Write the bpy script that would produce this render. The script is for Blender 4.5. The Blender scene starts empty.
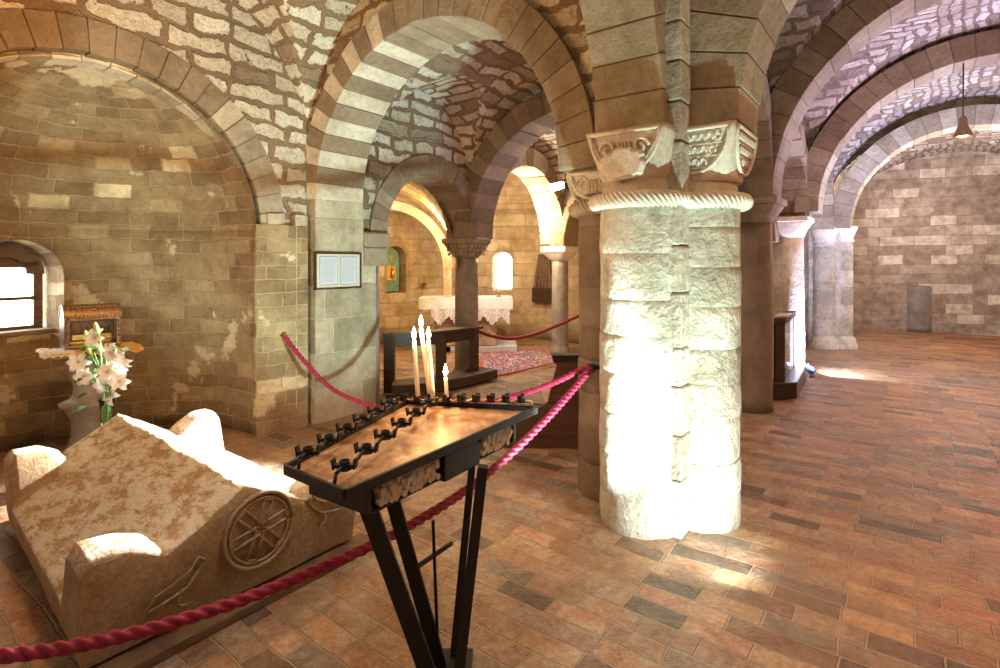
import bpy, math, random
from mathutils import Vector, Matrix, noise as mnoise
random.seed(7)
PI = math.pi
sc = bpy.context.scene
COL = sc.collection

# ------------------------------------------------------------------ frame of reference
H, F, HZ = 1.6, 550.0, 262.0
def G(a, b, z=0.0):                      # church grid -> world (a runs along the nave, b towards the apses)
    return Vector((.6*a-.8*b, .8*a+.6*b, z))
def P(x, y, d):                          # photo ray at depth d
    return Vector(((x-500)*d/F, d, H+(HZ-y)*d/F))
def Q(x, y, z=0.0):                      # photo ray at height z
    return P(x, y, F*(H-z)/(y-HZ))

# ------------------------------------------------------------------ camera
cam = bpy.data.cameras.new('camera'); co = bpy.data.objects.new('camera', cam); COL.objects.link(co)
co.location = (0, 0, H); co.rotation_euler = (PI/2, 0, 0)
cam.sensor_width = 36; cam.lens = 36*F/1000; cam.shift_y = (HZ-334)/1000; cam.clip_start = .05
sc.camera = co
# ------------------------------------------------------------------ world, view, lights
sc.view_settings.view_transform = 'Standard'
try: sc.view_settings.look = 'None'
except Exception: pass
sc.view_settings.gamma = 1; sc.view_settings.use_curve_mapping = False
sc.view_settings.exposure = 0.0
w = bpy.data.worlds.new('world'); sc.world = w; w.use_nodes = True
w.node_tree.nodes['Background'].inputs[0].default_value = (1, .80, .58, 1)
w.node_tree.nodes['Background'].inputs[1].default_value = .30

def aim(o, tgt):
    o.rotation_euler = (Vector(tgt)-o.location).to_track_quat('-Z', 'Y').to_euler()
def spot(name, loc, tgt, power, color, size=60, blend=.5, r=.04):
    l = bpy.data.lights.new(name, 'SPOT'); l.energy = power; l.color = color
    l.spot_size = math.radians(size); l.spot_blend = blend; l.shadow_soft_size = r
    o = bpy.data.objects.new(name, l); COL.objects.link(o); o.location = loc; aim(o, tgt); return o
def point(name, loc, power, color, r=.1):
    l = bpy.data.lights.new(name, 'POINT'); l.energy = power; l.color = color; l.shadow_soft_size = r
    o = bpy.data.objects.new(name, l); COL.objects.link(o); o.location = loc; return o

WARM = (1, .50, .14); AMB = (1, .66, .30); COOL = (.68, 1, .86); BLUE = (.62, .66, 1)
spot('pier_floodlight', (1.24, 2.52, .12), (1.10, 3.4, .42), 100, (.85, 1, .95), 110, .9, .025)
spot('pier_top_floodlight', (1.14, 2.50, .12), (.95, 3.2, 3.1), 270, COOL, 84, 1, .025)
spot('arch_floodlight', G(2.45, .55, .15), G(3.6, 4.6, 2.6), 900, (.66, 1, .92), 62, .5, .03)
spot('lid_spotlight', G(4.4, 3.85, 1.9), G(1.35, 3.75, .62), 4600, (1, .97, .90), 46, .45, .03)
point('apse_lamp', G(1.3, 3.6, 2.75), 80, WARM, .25)
point('bay_lamp', G(2.2, 2.6, 2.5), 14, (1, .60, .24), .25)
point('crossing_lamp', G(5.0, 3.0, 1.0), 14, (1, .60, .36), .3)
point('choir_lamp', (-1.0, 8.9, 2.3), 165, (1, .66, .30), .15)
point('choir_front_fill', (-.35, 8.5, 2.0), 45, (.92, .95, 1), .1)  # unseen fill, added to whiten the altar cloth
point('choir_side_lamp', (.5, 9.3, 2.3), 120, (1, .76, .44), .12)
point('nave_lamp', G(2.6, -1.0, 3.0), 46, (1, .50, .20), .35)
spot('nave_floor_fill', G(2.0, -1.2, 3.3), G(2.8, -.9, 0), 230, (1, .60, .28), 120, 1, .3)  # added fill to brighten the right-hand paving, no fixture there
spot('aisle_floor_fill', G(1.7, 1.9, 3.0), G(2.0, 1.7, 0), 95, (1, .88, .72), 105, 1, .2)  # unseen neutral fill, added for the left foreground floor
point('nave_far_lamp', G(7.6, -.6, 2.2), 62, (1, .44, .16), .3)
spot('column_uplight', (4.36, 7.38, .14), (4.25, 8.2, 1.9), 520, BLUE, 150, .6, .04)
spot('nave_blue_lamp', G(9.9, -.7, 1.2), G(9.9, -.3, 4), 520, (.60, .65, 1), 160, .5, .2)
spot('floor_streak', (4.50, 7.75, .22), (5.4, 8.0, 0), 230, (.75, .85, 1), 110, .9, .03)
point('nave_end_lamp', G(12.9, -.9, 2.6), 240, (1, .84, .72), .2)
spot('nave_vault_lamp', G(7.4, -.9, 1.4), G(7.4, -.6, 4), 200, (.68, .60, 1), 150, .5, .2)

# ------------------------------------------------------------------ materials
def new_mat(name):
    m = bpy.data.materials.new(name); m.use_nodes = True
    nt = m.node_tree; return m, nt, nt.nodes['Principled BSDF']
def N(nt, t, **k):
    n = nt.nodes.new(t)
    for a, v in k.items(): setattr(n, a, v)
    return n
def ramp(nt, fac, stops, interp='LINEAR'):
    r = N(nt, 'ShaderNodeValToRGB'); r.color_ramp.interpolation = interp
    el = r.color_ramp.elements
    while len(el) < len(stops): el.new(.5)
    for e, (p, c) in zip(el, stops):
        e.position = p; e.color = (c[0], c[1], c[2], 1) if len(c) == 3 else c
    if fac is not None: nt.links.new(fac, r.inputs[0])
    return r.outputs[0]
def mixc(nt, fac, c1, c2, mode='MIX'):
    m = N(nt, 'ShaderNodeMix', data_type='RGBA', blend_type=mode)
    for s, v in ((0, fac), (6, c1), (7, c2)):
        if isinstance(v, bpy.types.NodeSocket): nt.links.new(v, m.inputs[s])
        else: m.inputs[s].default_value = v if s == 0 else (v[0], v[1], v[2], 1)
    return m.outputs[2]
def mth(nt, op, a, b=None, c=None):
    m = N(nt, 'ShaderNodeMath', operation=op)
    for i, v in enumerate((a, b, c)):
        if v is None: continue
        if isinstance(v, bpy.types.NodeSocket): nt.links.new(v, m.inputs[i])
        else: m.inputs[i].default_value = v
    return m.outputs[0]
def noise(nt, vec, scale, detail=4, rough=.6, dist=0):
    n = N(nt, 'ShaderNodeTexNoise'); n.inputs['Scale'].default_value = scale; n.inputs['Detail'].default_value = detail
    n.inputs['Roughness'].default_value = rough; n.inputs['Distortion'].default_value = dist
    if vec is not None: nt.links.new(vec, n.inputs['Vector'])
    return n
def geo_vec(nt, scale=(1, 1, 1)):        # world position turned into the church grid
    g = N(nt, 'ShaderNodeNewGeometry'); mp = N(nt, 'ShaderNodeMapping')
    mp.vector_type = 'POINT'; mp.inputs['Rotation'].default_value = (0, 0, -math.atan2(.8, .6))
    nt.links.new(g.outputs['Position'], mp.inputs[0])
    m2 = N(nt, 'ShaderNodeMapping'); m2.inputs['Scale'].default_value = scale
    nt.links.new(mp.outputs[0], m2.inputs[0]); return m2.outputs[0]
def warp(nt, vec, amt, scale=3):
    n = noise(nt, vec, scale, 3)
    s = N(nt, 'ShaderNodeVectorMath', operation='SUBTRACT'); nt.links.new(n.outputs['Color'], s.inputs[0]); s.inputs[1].default_value = (.5, .5, .5)
    m = N(nt, 'ShaderNodeVectorMath', operation='SCALE'); nt.links.new(s.outputs[0], m.inputs[0]); m.inputs['Scale'].default_value = amt
    a = N(nt, 'ShaderNodeVectorMath', operation='ADD'); nt.links.new(vec, a.inputs[0]); nt.links.new(m.outputs[0], a.inputs[1])
    return a.outputs[0]
def bump(nt, bsdf, h, strength=.6, dist=.02):
    b = N(nt, 'ShaderNodeBump'); b.inputs['Strength'].default_value = strength; b.inputs['Distance'].default_value = dist
    nt.links.new(h, b.inputs['Height']); nt.links.new(b.outputs[0], bsdf.inputs['Normal'])

def mat_rubble(name, stones, mortar, bw=.36, bh=.17, mort=.045, wv=.13):
    m, nt, bs = new_mat(name); L = nt.links
    uv = N(nt, 'ShaderNodeUVMap'); uv.uv_map = 'UVMap'
    v = warp(nt, uv.outputs[0], .22, 1.3); v = warp(nt, v, wv, 4.5); v = warp(nt, v, .03, 16)
    b = N(nt, 'ShaderNodeTexBrick'); L.new(v, b.inputs['Vector'])
    b.inputs['Color1'].default_value = (0, 0, 0, 1); b.inputs['Color2'].default_value = (1, 1, 1, 1); b.inputs['Mortar'].default_value = (.5, .5, .5, 1)
    b.inputs['Scale'].default_value = 1; b.inputs['Brick Width'].default_value = bw; b.inputs['Row Height'].default_value = bh
    b.inputs['Mortar Size'].default_value = mort; b.inputs['Mortar Smooth'].default_value = 1; b.offset = .41; b.squash = 1.5; b.squash_frequency = 2
    gv = geo_vec(nt); fine = noise(nt, gv, 24, 7, .75); big = noise(nt, gv, 1.1, 4); mid = noise(nt, gv, 6, 5, .65)
    f = mth(nt, 'ADD', b.outputs['Fac'], mth(nt, 'MULTIPLY', mth(nt, 'SUBTRACT', mid.outputs[0], .5), 1.9))
    f = mth(nt, 'ADD', f, mth(nt, 'MULTIPLY', mth(nt, 'SUBTRACT', fine.outputs[0], .5), .9))
    mk = N(nt, 'ShaderNodeMapRange', interpolation_type='SMOOTHSTEP'); L.new(f, mk.inputs[0]); mk.inputs[1].default_value = .52; mk.inputs[2].default_value = .28
    hid = ramp(nt, b.outputs['Color'], [(.10, (.25, .25, .25)), (.2, (1, 1, 1))]); mk = mth(nt, 'MULTIPLY', mk.outputs[0], hid)
    st = ramp(nt, b.outputs['Color'], stones)
    st = mixc(nt, .55, st, ramp(nt, fine.outputs[0], [(.32, (.45, .38, .30)), (.52, (1.05, 1.05, 1.05))]), 'MULTIPLY')
    st = mixc(nt, .6, st, ramp(nt, mid.outputs[0], [(.3, (.7, .64, .56)), (.6, (1.1, 1.1, 1.1))]), 'MULTIPLY')
    pit = noise(nt, gv, 55, 2); st = mixc(nt, ramp(nt, pit.outputs[0], [(.62, (0, 0, 0)), (.69, (.7, .7, .7))]), st, (.16, .11, .07))
    mo = mixc(nt, .7, mortar, ramp(nt, big.outputs[0], [(.3, (.6, .52, .45)), (.7, (1.25, 1.15, 1))]), 'MULTIPLY')
    mo = mixc(nt, .5, mo, ramp(nt, fine.outputs[0], [(.3, (.6, .6, .6)), (.7, (1.25, 1.25, 1.25))]), 'MULTIPLY')
    L.new(mixc(nt, mk, mo, st), bs.inputs['Base Color']); bs.inputs['Roughness'].default_value = .92
    h = mth(nt, 'ADD', mth(nt, 'MULTIPLY', mk, .6), mth(nt, 'ADD', mth(nt, 'MULTIPLY', fine.outputs[0], .4), mth(nt, 'MULTIPLY', mid.outputs[0], .6)))
    bump(nt, bs, h, 1.0, .06); return m

def mat_ashlar(name, stops, mortar, bw=.42, bh=.19, odd=None, wv=.02, mort=.012, rough=.9, soft=.6, patch=None):
    m, nt, bs = new_mat(name); L = nt.links
    uv = N(nt, 'ShaderNodeUVMap'); uv.uv_map = 'UVMap'
    v = warp(nt, uv.outputs[0], .10, .9); v = warp(nt, v, wv, 7)
    b = N(nt, 'ShaderNodeTexBrick'); L.new(v, b.inputs['Vector'])
    b.inputs['Color1'].default_value = (0, 0, 0, 1); b.inputs['Color2'].default_value = (1, 1, 1, 1); b.inputs['Mortar'].default_value = (.5, .5, .5, 1)
    b.inputs['Scale'].default_value = 1; b.inputs['Brick Width'].default_value = bw; b.inputs['Row Height'].default_value = bh
    b.inputs['Mortar Size'].default_value = mort; b.inputs['Mortar Smooth'].default_value = .4; b.offset = .43; b.squash = 1.35; b.squash_frequency = 3
    gv = geo_vec(nt); fine = noise(nt, gv, 26, 6, .7); big = noise(nt, gv, .9, 4); mid = noise(nt, gv, 5, 5)
    col = ramp(nt, b.outputs['Color'], stops)
    if odd: col = mixc(nt, ramp(nt, b.outputs['Color'], [(.93, (0, 0, 0)), (.95, (1, 1, 1))]), col, odd)
    col = mixc(nt, .7, col, ramp(nt, big.outputs[0], [(.32, (.66, .6, .52)), (.66, (1.1, 1.08, 1.05))]), 'MULTIPLY')
    col = mixc(nt, soft, col, ramp(nt, mid.outputs[0], [(.35, (.62, .56, .5)), (.6, (1.1, 1.1, 1.1))]), 'MULTIPLY')
    col = mixc(nt, .4, col, ramp(nt, fine.outputs[0], [(.3, (.6, .55, .5)), (.6, (1.1, 1.1, 1.1))]), 'MULTIPLY')
    mask = mth(nt, 'MULTIPLY', b.outputs['Fac'], ramp(nt, mid.outputs[0], [(.3, (.3, .3, .3)), (.6, (1, 1, 1))]))
    col = mixc(nt, mask, col, mortar)
    if patch: col = mixc(nt, ramp(nt, noise(nt, gv, 1.7, 6, .62).outputs[0], [(.60, (0, 0, 0)), (.63, (.8, .8, .8))]), col, patch)
    L.new(col, bs.inputs['Base Color']); bs.inputs['Roughness'].default_value = rough
    h = mth(nt, 'ADD', mth(nt, 'MULTIPLY', b.outputs['Fac'], -.6), mth(nt, 'ADD', mth(nt, 'MULTIPLY', fine.outputs[0], .3), mth(nt, 'ADD', mth(nt, 'MULTIPLY', mid.outputs[0], .9), mth(nt, 'MULTIPLY', b.outputs['Color'], .25))))
    bump(nt, bs, h, .9, .05); return m

def mat_stone(name, stops, rough=.9, bs_=.7, fs=18, crust=None):   # per-block tint comes from the mesh
    m, nt, bs = new_mat(name); L = nt.links
    at = N(nt, 'ShaderNodeAttribute'); at.attribute_name = 'tint'
    gv = geo_vec(nt); fine = noise(nt, gv, fs, 7, .72); mid = noise(nt, gv, 3.5, 5); pit = noise(nt, gv, fs*2.6, 3)
    col = ramp(nt, at.outputs['Fac'], stops)
    col = mixc(nt, .6, col, ramp(nt, mid.outputs[0], [(.34, (.62, .56, .5)), (.6, (1.1, 1.1, 1.1))]), 'MULTIPLY')
    col = mixc(nt, .5, col, ramp(nt, fine.outputs[0], [(.3, (.55, .5, .45)), (.6, (1.1, 1.1, 1.1))]), 'MULTIPLY')
    if crust:
        col = mixc(nt, ramp(nt, mid.outputs[0], [(.50, (0, 0, 0)), (.56, (.85, .85, .85))]), col, crust)
    L.new(col, bs.inputs['Base Color']); bs.inputs['Roughness'].default_value = rough
    h = mth(nt, 'ADD', mth(nt, 'MULTIPLY', fine.outputs[0], .8), mth(nt, 'ADD', mth(nt, 'MULTIPLY', pit.outputs[0], .3), mth(nt, 'MULTIPLY', mid.outputs[0], .9)))
    bump(nt, bs, h, bs_, .045); return m

def mat_plain(name, color, rough=.5, metal=0, var=.25, scale=12, bmp=.15, **kw):
    m, nt, bs = new_mat(name); L = nt.links
    tc = N(nt, 'ShaderNodeTexCoord'); n = noise(nt, tc.outputs['Object'], scale, 5)
    d = tuple(c*(1-var) for c in color); u = tuple(min(1, c*(1+var)) for c in color)
    L.new(ramp(nt, n.outputs[0], [(.3, d), (.7, u)]), bs.inputs['Base Color'])
    bs.inputs['Roughness'].default_value = rough; bs.inputs['Metallic'].default_value = metal
    for k, v in kw.items(): bs.inputs[k].default_value = v
    if bmp: bump(nt, bs, n.outputs[0], bmp, .005)
    return m
def mat_wood(name, dark, light, rough=.5):
    m, nt, bs = new_mat(name); L = nt.links
    tc = N(nt, 'ShaderNodeTexCoord'); mp = N(nt, 'ShaderNodeMapping'); mp.inputs['Scale'].default_value = (3, 3, 22)
    mp.inputs['Rotation'].default_value = (0, 1.2, .3)
    L.new(tc.outputs['Object'], mp.inputs[0]); n = noise(nt, mp.outputs[0], 2.2, 6, .6, .6)
    L.new(ramp(nt, n.outputs[0], [(.3, dark), (.7, light)]), bs.inputs['Base Color'])
    bs.inputs['Roughness'].default_value = rough; bump(nt, bs, n.outputs[0], .2, .004); return m
def mat_emit(name, color, strength):
    m, nt, bs = new_mat(name); bs.inputs['Base Color'].default_value = (*color, 1)
    bs.inputs['Emission Color'].default_value = (*color, 1); bs.inputs['Emission Strength'].default_value = strength; return m

CREAM = [(0, (.40, .33, .24)), (.5, (.56, .49, .38)), (1, (.74, .68, .56))]
M = {}
M['rubble'] = mat_rubble('rubble_masonry', [(0, (.50, .42, .30)), (.5, (.68, .61, .49)), (1, (.84, .78, .66))], (.29, .20, .13))
M['rubble_far'] = mat_rubble('small_rubble_masonry', [(0, (.44, .38, .33)), (.5, (.58, .52, .46)), (1, (.76, .72, .68))], (.28, .22, .19), .24, .12, .03, .12)
M['ashlar'] = mat_ashlar('ashlar_masonry', [(0, (.36, .28, .18)), (.3, (.44, .36, .25)), (.7, (.54, .46, .34)), (1, (.70, .62, .48))], (.36, .29, .20))
M['apse'] = mat_ashlar('apse_masonry', [(0, (.27, .19, .10)), (.3, (.33, .245, .135)), (.75, (.40, .305, .175)), (1, (.52, .41, .25))], (.44, .35, .22), .31, .13, (.74, .63, .42), mort=.008, wv=.05, soft=.75, patch=(.72, .61, .42))
M['end_wall'] = mat_ashlar('end_wall_masonry', [(0, (.38, .30, .25)), (.45, (.48, .40, .34)), (.72, (.54, .46, .39)), (.85, (.72, .65, .57)), (1, (.84, .78, .70))], (.46, .39, .33), .50, .22, soft=.9, mort=.006, wv=.04)
M['choir'] = mat_ashlar('choir_masonry', [(0, (.55, .42, .26)), (.5, (.66, .53, .34)), (1, (.78, .66, .46))], (.50, .38, .23), .55, .26, mort=.008)
M['jamb'] = mat_ashlar('jamb_masonry', [(0, (.36, .32, .23)), (.4, (.48, .43, .32)), (1, (.66, .60, .46))], (.58, .52, .40), .62, .34, mort=.006)
M['voussoir'] = mat_stone('voussoir_stone', [(0, (.20, .145, .095)), (.4, (.31, .24, .165)), (.75, (.46, .39, .28)), (1, (.74, .69, .56))])
M['pier'] = mat_stone('pier_stone', [(0, (.50, .45, .36)), (.5, (.66, .62, .52)), (1, (.82, .79, .70))], bs_=1.0, fs=14)
M['carved'] = mat_stone('carved_stone', [(0, (.60, .52, .42)), (1, (.86, .80, .70))], bs_=.35, fs=30)
M['column'] = mat_stone('shaded_column_stone', [(0, (.17, .11, .065)), (1, (.30, .22, .15))], rough=.6, bs_=.4, fs=9)  # dark tone puts shade into the stone colour
M['grey_column'] = mat_stone('grey_column_stone', [(0, (.20, .17, .15)), (1, (.42, .38, .34))], rough=.5, bs_=.3, fs=8)
M['lid'] = mat_stone('lid_stone', [(0, (.50, .35, .20)), (1, (.66, .50, .32))], bs_=.9, fs=16)
M['mortar'] = mat_plain('dark_mortar', (.20, .15, .10), .95)

# weathered lid: pale crust on what looks upwards, partly painting in light on the slope
def lid_mat():
    m, nt, bs = new_mat('weathered_lit_lid_stone'); L = nt.links
    gv = geo_vec(nt, (1, .5, 1)); v2 = geo_vec(nt)
    a = noise(nt, gv, 13, 9, .8, .1); fine = noise(nt, v2, 40, 5, .7); mid = noise(nt, v2, 5, 4)
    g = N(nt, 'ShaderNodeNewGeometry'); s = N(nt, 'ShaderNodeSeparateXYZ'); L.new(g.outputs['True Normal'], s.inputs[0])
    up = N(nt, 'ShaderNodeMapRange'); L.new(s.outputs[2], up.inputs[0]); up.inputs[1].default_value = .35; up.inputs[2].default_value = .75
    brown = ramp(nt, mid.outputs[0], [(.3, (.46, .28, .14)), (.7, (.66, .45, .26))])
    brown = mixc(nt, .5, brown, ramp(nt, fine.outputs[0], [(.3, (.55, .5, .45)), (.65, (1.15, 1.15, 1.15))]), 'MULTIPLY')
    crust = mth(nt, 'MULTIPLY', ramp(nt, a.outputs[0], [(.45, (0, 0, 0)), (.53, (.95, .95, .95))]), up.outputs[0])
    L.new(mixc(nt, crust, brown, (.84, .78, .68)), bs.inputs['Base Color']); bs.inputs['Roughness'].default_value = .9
    bump(nt, bs, mth(nt, 'ADD', mth(nt, 'MULTIPLY', fine.outputs[0], .6), mth(nt, 'MULTIPLY', a.outputs[0], 1.0)), 1.0, .03); return m
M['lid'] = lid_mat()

def floor_mat():
    m, nt, bs = new_mat('terracotta_paving'); L = nt.links
    uv = N(nt, 'ShaderNodeUVMap'); uv.uv_map = 'UVMap'
    v = warp(nt, uv.outputs[0], .16, .55); v = warp(nt, v, .022, 5)
    b = N(nt, 'ShaderNodeTexBrick'); L.new(v, b.inputs['Vector'])
    b.inputs['Color1'].default_value = (0, 0, 0, 1); b.inputs['Color2'].default_value = (1, 1, 1, 1); b.inputs['Mortar'].default_value = (.5, .5, .5, 1)
    b.inputs['Scale'].default_value = 1; b.inputs['Brick Width'].default_value = .27; b.inputs['Row Height'].default_value = .125
    b.inputs['Mortar Size'].default_value = .006; b.inputs['Mortar Smooth'].default_value = .5; b.offset = .37; b.squash = 1.5; b.squash_frequency = 4
    gv = geo_vec(nt); fine = noise(nt, gv, 30, 6, .7); mid = noise(nt, gv, 6, 6, .7, .5); big = noise(nt, gv, .8, 3)
    col = ramp(nt, b.outputs['Color'], [(0, (.07, .04, .03)), (.16, (.24, .09, .03)), (.32, (.44, .17, .05)), (.48, (.28, .14, .06)), (.64, (.56, .25, .08)), (.8, (.19, .11, .065)), (1, (.47, .12, .04))])
    s = N(nt, 'ShaderNodeSeparateXYZ'); L.new(gv, s.inputs[0])
    side = N(nt, 'ShaderNodeMapRange'); L.new(s.outputs[1], side.inputs[0]); side.inputs[1].default_value = -.9; side.inputs[2].default_value = .9
    worn_and_light = mth(nt, 'MULTIPLY', ramp(nt, mid.outputs[0], [(.40, (.35, .35, .35)), (.58, (1, 1, 1))]), mth(nt, 'ADD', mth(nt, 'MULTIPLY', side.outputs[0], .66), .0))  # wear, plus grey light painted into the tiles towards the left
    col = mixc(nt, worn_and_light, col, ramp(nt, b.outputs['Color'], [(0, (.22, .155, .10)), (.3, (.36, .29, .22)), (.6, (.50, .40, .29)), (.8, (.34, .30, .26)), (1, (.62, .49, .34))]))
    col = mixc(nt, .7, col, ramp(nt, fine.outputs[0], [(.3, (.4, .4, .4)), (.65, (1.25, 1.25, 1.25))]), 'MULTIPLY')
    col = mixc(nt, .6, col, ramp(nt, mid.outputs[0], [(.3, (.75, .7, .68)), (.6, (1.3, 1.3, 1.3))]), 'MULTIPLY')
    col = mixc(nt, .6, col, ramp(nt, big.outputs[0], [(.3, (.75, .75, .75)), (.7, (1.15, 1.15, 1.15))]), 'MULTIPLY')
    col = mixc(nt, mth(nt, 'MULTIPLY', b.outputs['Fac'], .8), col, (.48, .36, .24))
    L.new(col, bs.inputs['Base Color'])
    L.new(ramp(nt, mid.outputs[0], [(.3, (.26, .26, .26)), (.7, (.55, .55, .55))]), bs.inputs['Roughness'])
    h = mth(nt, 'ADD', mth(nt, 'MULTIPLY', b.outputs['Fac'], -.9), mth(nt, 'ADD', mth(nt, 'MULTIPLY', b.outputs['Color'], .4), mth(nt, 'ADD', mth(nt, 'MULTIPLY', mid.outputs[0], 1.1), mth(nt, 'MULTIPLY', fine.outputs[0], .2))))
    bump(nt, bs, h, 1, .035); return m
M['floor'] = floor_mat()
M['iron'] = mat_plain('black_iron', (.010, .007, .006), .6, .0, .3, 20)
def tray_mat():
    m, nt, bs = new_mat('waxed_copper_tray'); L = nt.links; gv = geo_vec(nt); a = noise(nt, gv, 9, 8, .75, .5); b = noise(nt, gv, 3, 3)
    c = ramp(nt, a.outputs[0], [(.30, (.10, .05, .03)), (.42, (.30, .13, .06)), (.55, (.46, .25, .13)), (.66, (.66, .48, .36)), (.8, (.50, .22, .10))])
    L.new(c, bs.inputs['Base Color']); bs.inputs['Metallic'].default_value = .15
    L.new(ramp(nt, b.outputs[0], [(.3, (.25, .25, .25)), (.7, (.5, .5, .5))]), bs.inputs['Roughness']); bump(nt, bs, a.outputs[0], .4, .006); return m
M['tray'] = tray_mat()
M['sand'] = mat_plain('wax_rail', (.45, .24, .12), .35, .6, .4, 30)
M['wax'] = mat_plain('candle_wax', (1, .94, .82), .45, 0, .0, 8, 0); _w = M['wax'].node_tree.nodes['Principled BSDF']; _w.inputs['Subsurface Weight'].default_value = .6; _w.inputs['Subsurface Scale'].default_value = .05
M['wax_dull'] = mat_plain('bundled_wax', (.52, .43, .34), .5, 0, .15, 8, .1)
M['flame'] = mat_emit('candle_flame', (1, .80, .42), 30)
M['rope'] = mat_plain('crimson_rope', (.28, .008, .045), .6, 0, .35, 60, .3)
M['rope_far'] = mat_plain('dark_red_rope', (.26, .02, .035), .6, 0, .2, 60, .2)
M['wood'] = mat_wood('dark_wood', (.022, .010, .006), (.075, .032, .016))
M['brown_wood'] = mat_wood('brown_wood', (.06, .025, .013), (.16, .065, .03))
M['plinth'] = mat_wood('plinth_boards', (.10, .055, .03), (.26, .15, .08), .7)
M['window_wood'] = mat_wood('window_wood', (.09, .05, .03), (.22, .13, .07), .5)
M['cloth'] = mat_plain('white_linen', (.85, .86, .88), .8, 0, .06, 20, .1)
M['bronze'] = mat_plain('embossed_bronze', (.30, .19, .12), .38, .7, .5, 50, .6)
M['gold'] = mat_plain('gilt_metal', (.80, .50, .14), .3, .9, .25, 25, .2)
M['gold_cloth'] = mat_plain('gold_cloth', (.80, .48, .14), .6, .1, .25, 30, .4)
M['petal'] = mat_plain('lily_petal', (1, 1, 1), .5, 0, .0, 20, 0)
M['bud'] = mat_plain('lily_bud', (.56, .66, .22), .5, 0, .25, 20, 0)
M['leaf'] = mat_plain('lily_leaf', (.06, .17, .04), .4, 0, .5, 20, .1)
M['stem'] = mat_plain('flower_stem', (.16, .40, .10), .4, 0, .25, 20, 0)
M['paper'] = mat_plain('document_paper', (.50, .52, .57), .7, 0, .02, 5, 0)
M['mount'] = mat_plain('cream_mount', (.56, .52, .40), .7, 0, .03, 5, 0)
M['ink'] = mat_plain('grey_ink', (.22, .22, .27), .8, 0, .02, 5, 0)
M['green'] = mat_plain('verdigris_panel', (.20, .40, .27), .6, 0, .25, 9, .2)
M['sky'] = mat_emit('daylight_pane', (.95, 1, .98), 12.0)
M['sky_soft'] = mat_emit('bright_pane', (.90, .95, 1), 7.0)
M['lamp'] = mat_emit('lamp_glow', (.86, .92, 1), 40)
M['bulb'] = mat_emit('warm_bulb', (1, .62, .28), 25)
M['blue_lamp'] = mat_plain('blue_housing', (.05, .08, .25), .35, .3, .2)
M['dark_paint'] = mat_plain('dark_panel', (.035, .022, .020), .3, 0, .3)
M['dark_matt'] = mat_plain('matt_dark_wood', (.03, .016, .010), .8, 0, .2)
M['marble'] = mat_plain('white_marble_step', (.60, .60, .62), .35, 0, .12, 6, .1)
def lace_mat():
    m, nt, bs = new_mat('lace'); L = nt.links
    tc = N(nt, 'ShaderNodeTexCoord'); v = N(nt, 'ShaderNodeTexVoronoi', feature='DISTANCE_TO_EDGE'); v.inputs['Scale'].default_value = 34; L.new(tc.outputs['Object'], v.inputs[0])
    L.new(ramp(nt, v.outputs[0], [(.05, (.88, .88, .92)), (.2, (.55, .48, .42))]), bs.inputs['Base Color']); bs.inputs['Roughness'].default_value = .8; return m
M['lace'] = lace_mat()
def rug_mat():
    m, nt, bs = new_mat('patterned_rug'); L = nt.links
    uv = N(nt, 'ShaderNodeUVMap'); uv.uv_map = 'UVMap'
    c = N(nt, 'ShaderNodeTexVoronoi', feature='F1'); c.inputs['Scale'].default_value = 26; L.new(warp(nt, uv.outputs[0], .1, 9), c.inputs[0])
    sx = N(nt, 'ShaderNodeSeparateColor'); L.new(c.outputs['Color'], sx.inputs[0])
    col = ramp(nt, sx.outputs[0], [(0, (.10, .10, .26)), (.22, (.34, .06, .07)), (.4, (.62, .52, .40)), (.55, (.20, .12, .30)), (.72, (.42, .10, .12)), (.86, (.22, .26, .16))], 'CONSTANT')
    s = N(nt, 'ShaderNodeSeparateXYZ'); L.new(uv.outputs[0], s.inputs[0])
    def edge(o, n): return mth(nt, 'ABSOLUTE', mth(nt, 'SUBTRACT', mth(nt, 'DIVIDE', o, n), .5))
    e = mth(nt, 'MAXIMUM', edge(s.outputs[0], 2.4), edge(s.outputs[1], 1.3))
    col = mixc(nt, ramp(nt, e, [(.455, (0, 0, 0)), (.465, (1, 1, 1))], 'CONSTANT'), col, (.48, .06, .06))
    L.new(col, bs.inputs['Base Color']); bs.inputs['Roughness'].default_value = .95; return m
M['rug'] = rug_mat()
def glass_mat():
    m, nt, bs = new_mat('clear_glass'); bs.inputs['Base Color'].default_value = (.95, 1, .97, 1); bs.inputs['Roughness'].default_value = .03
    bs.inputs['Transmission Weight'].default_value = 1; bs.inputs['IOR'].default_value = 1.3; return m
M['glass'] = glass_mat()

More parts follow.
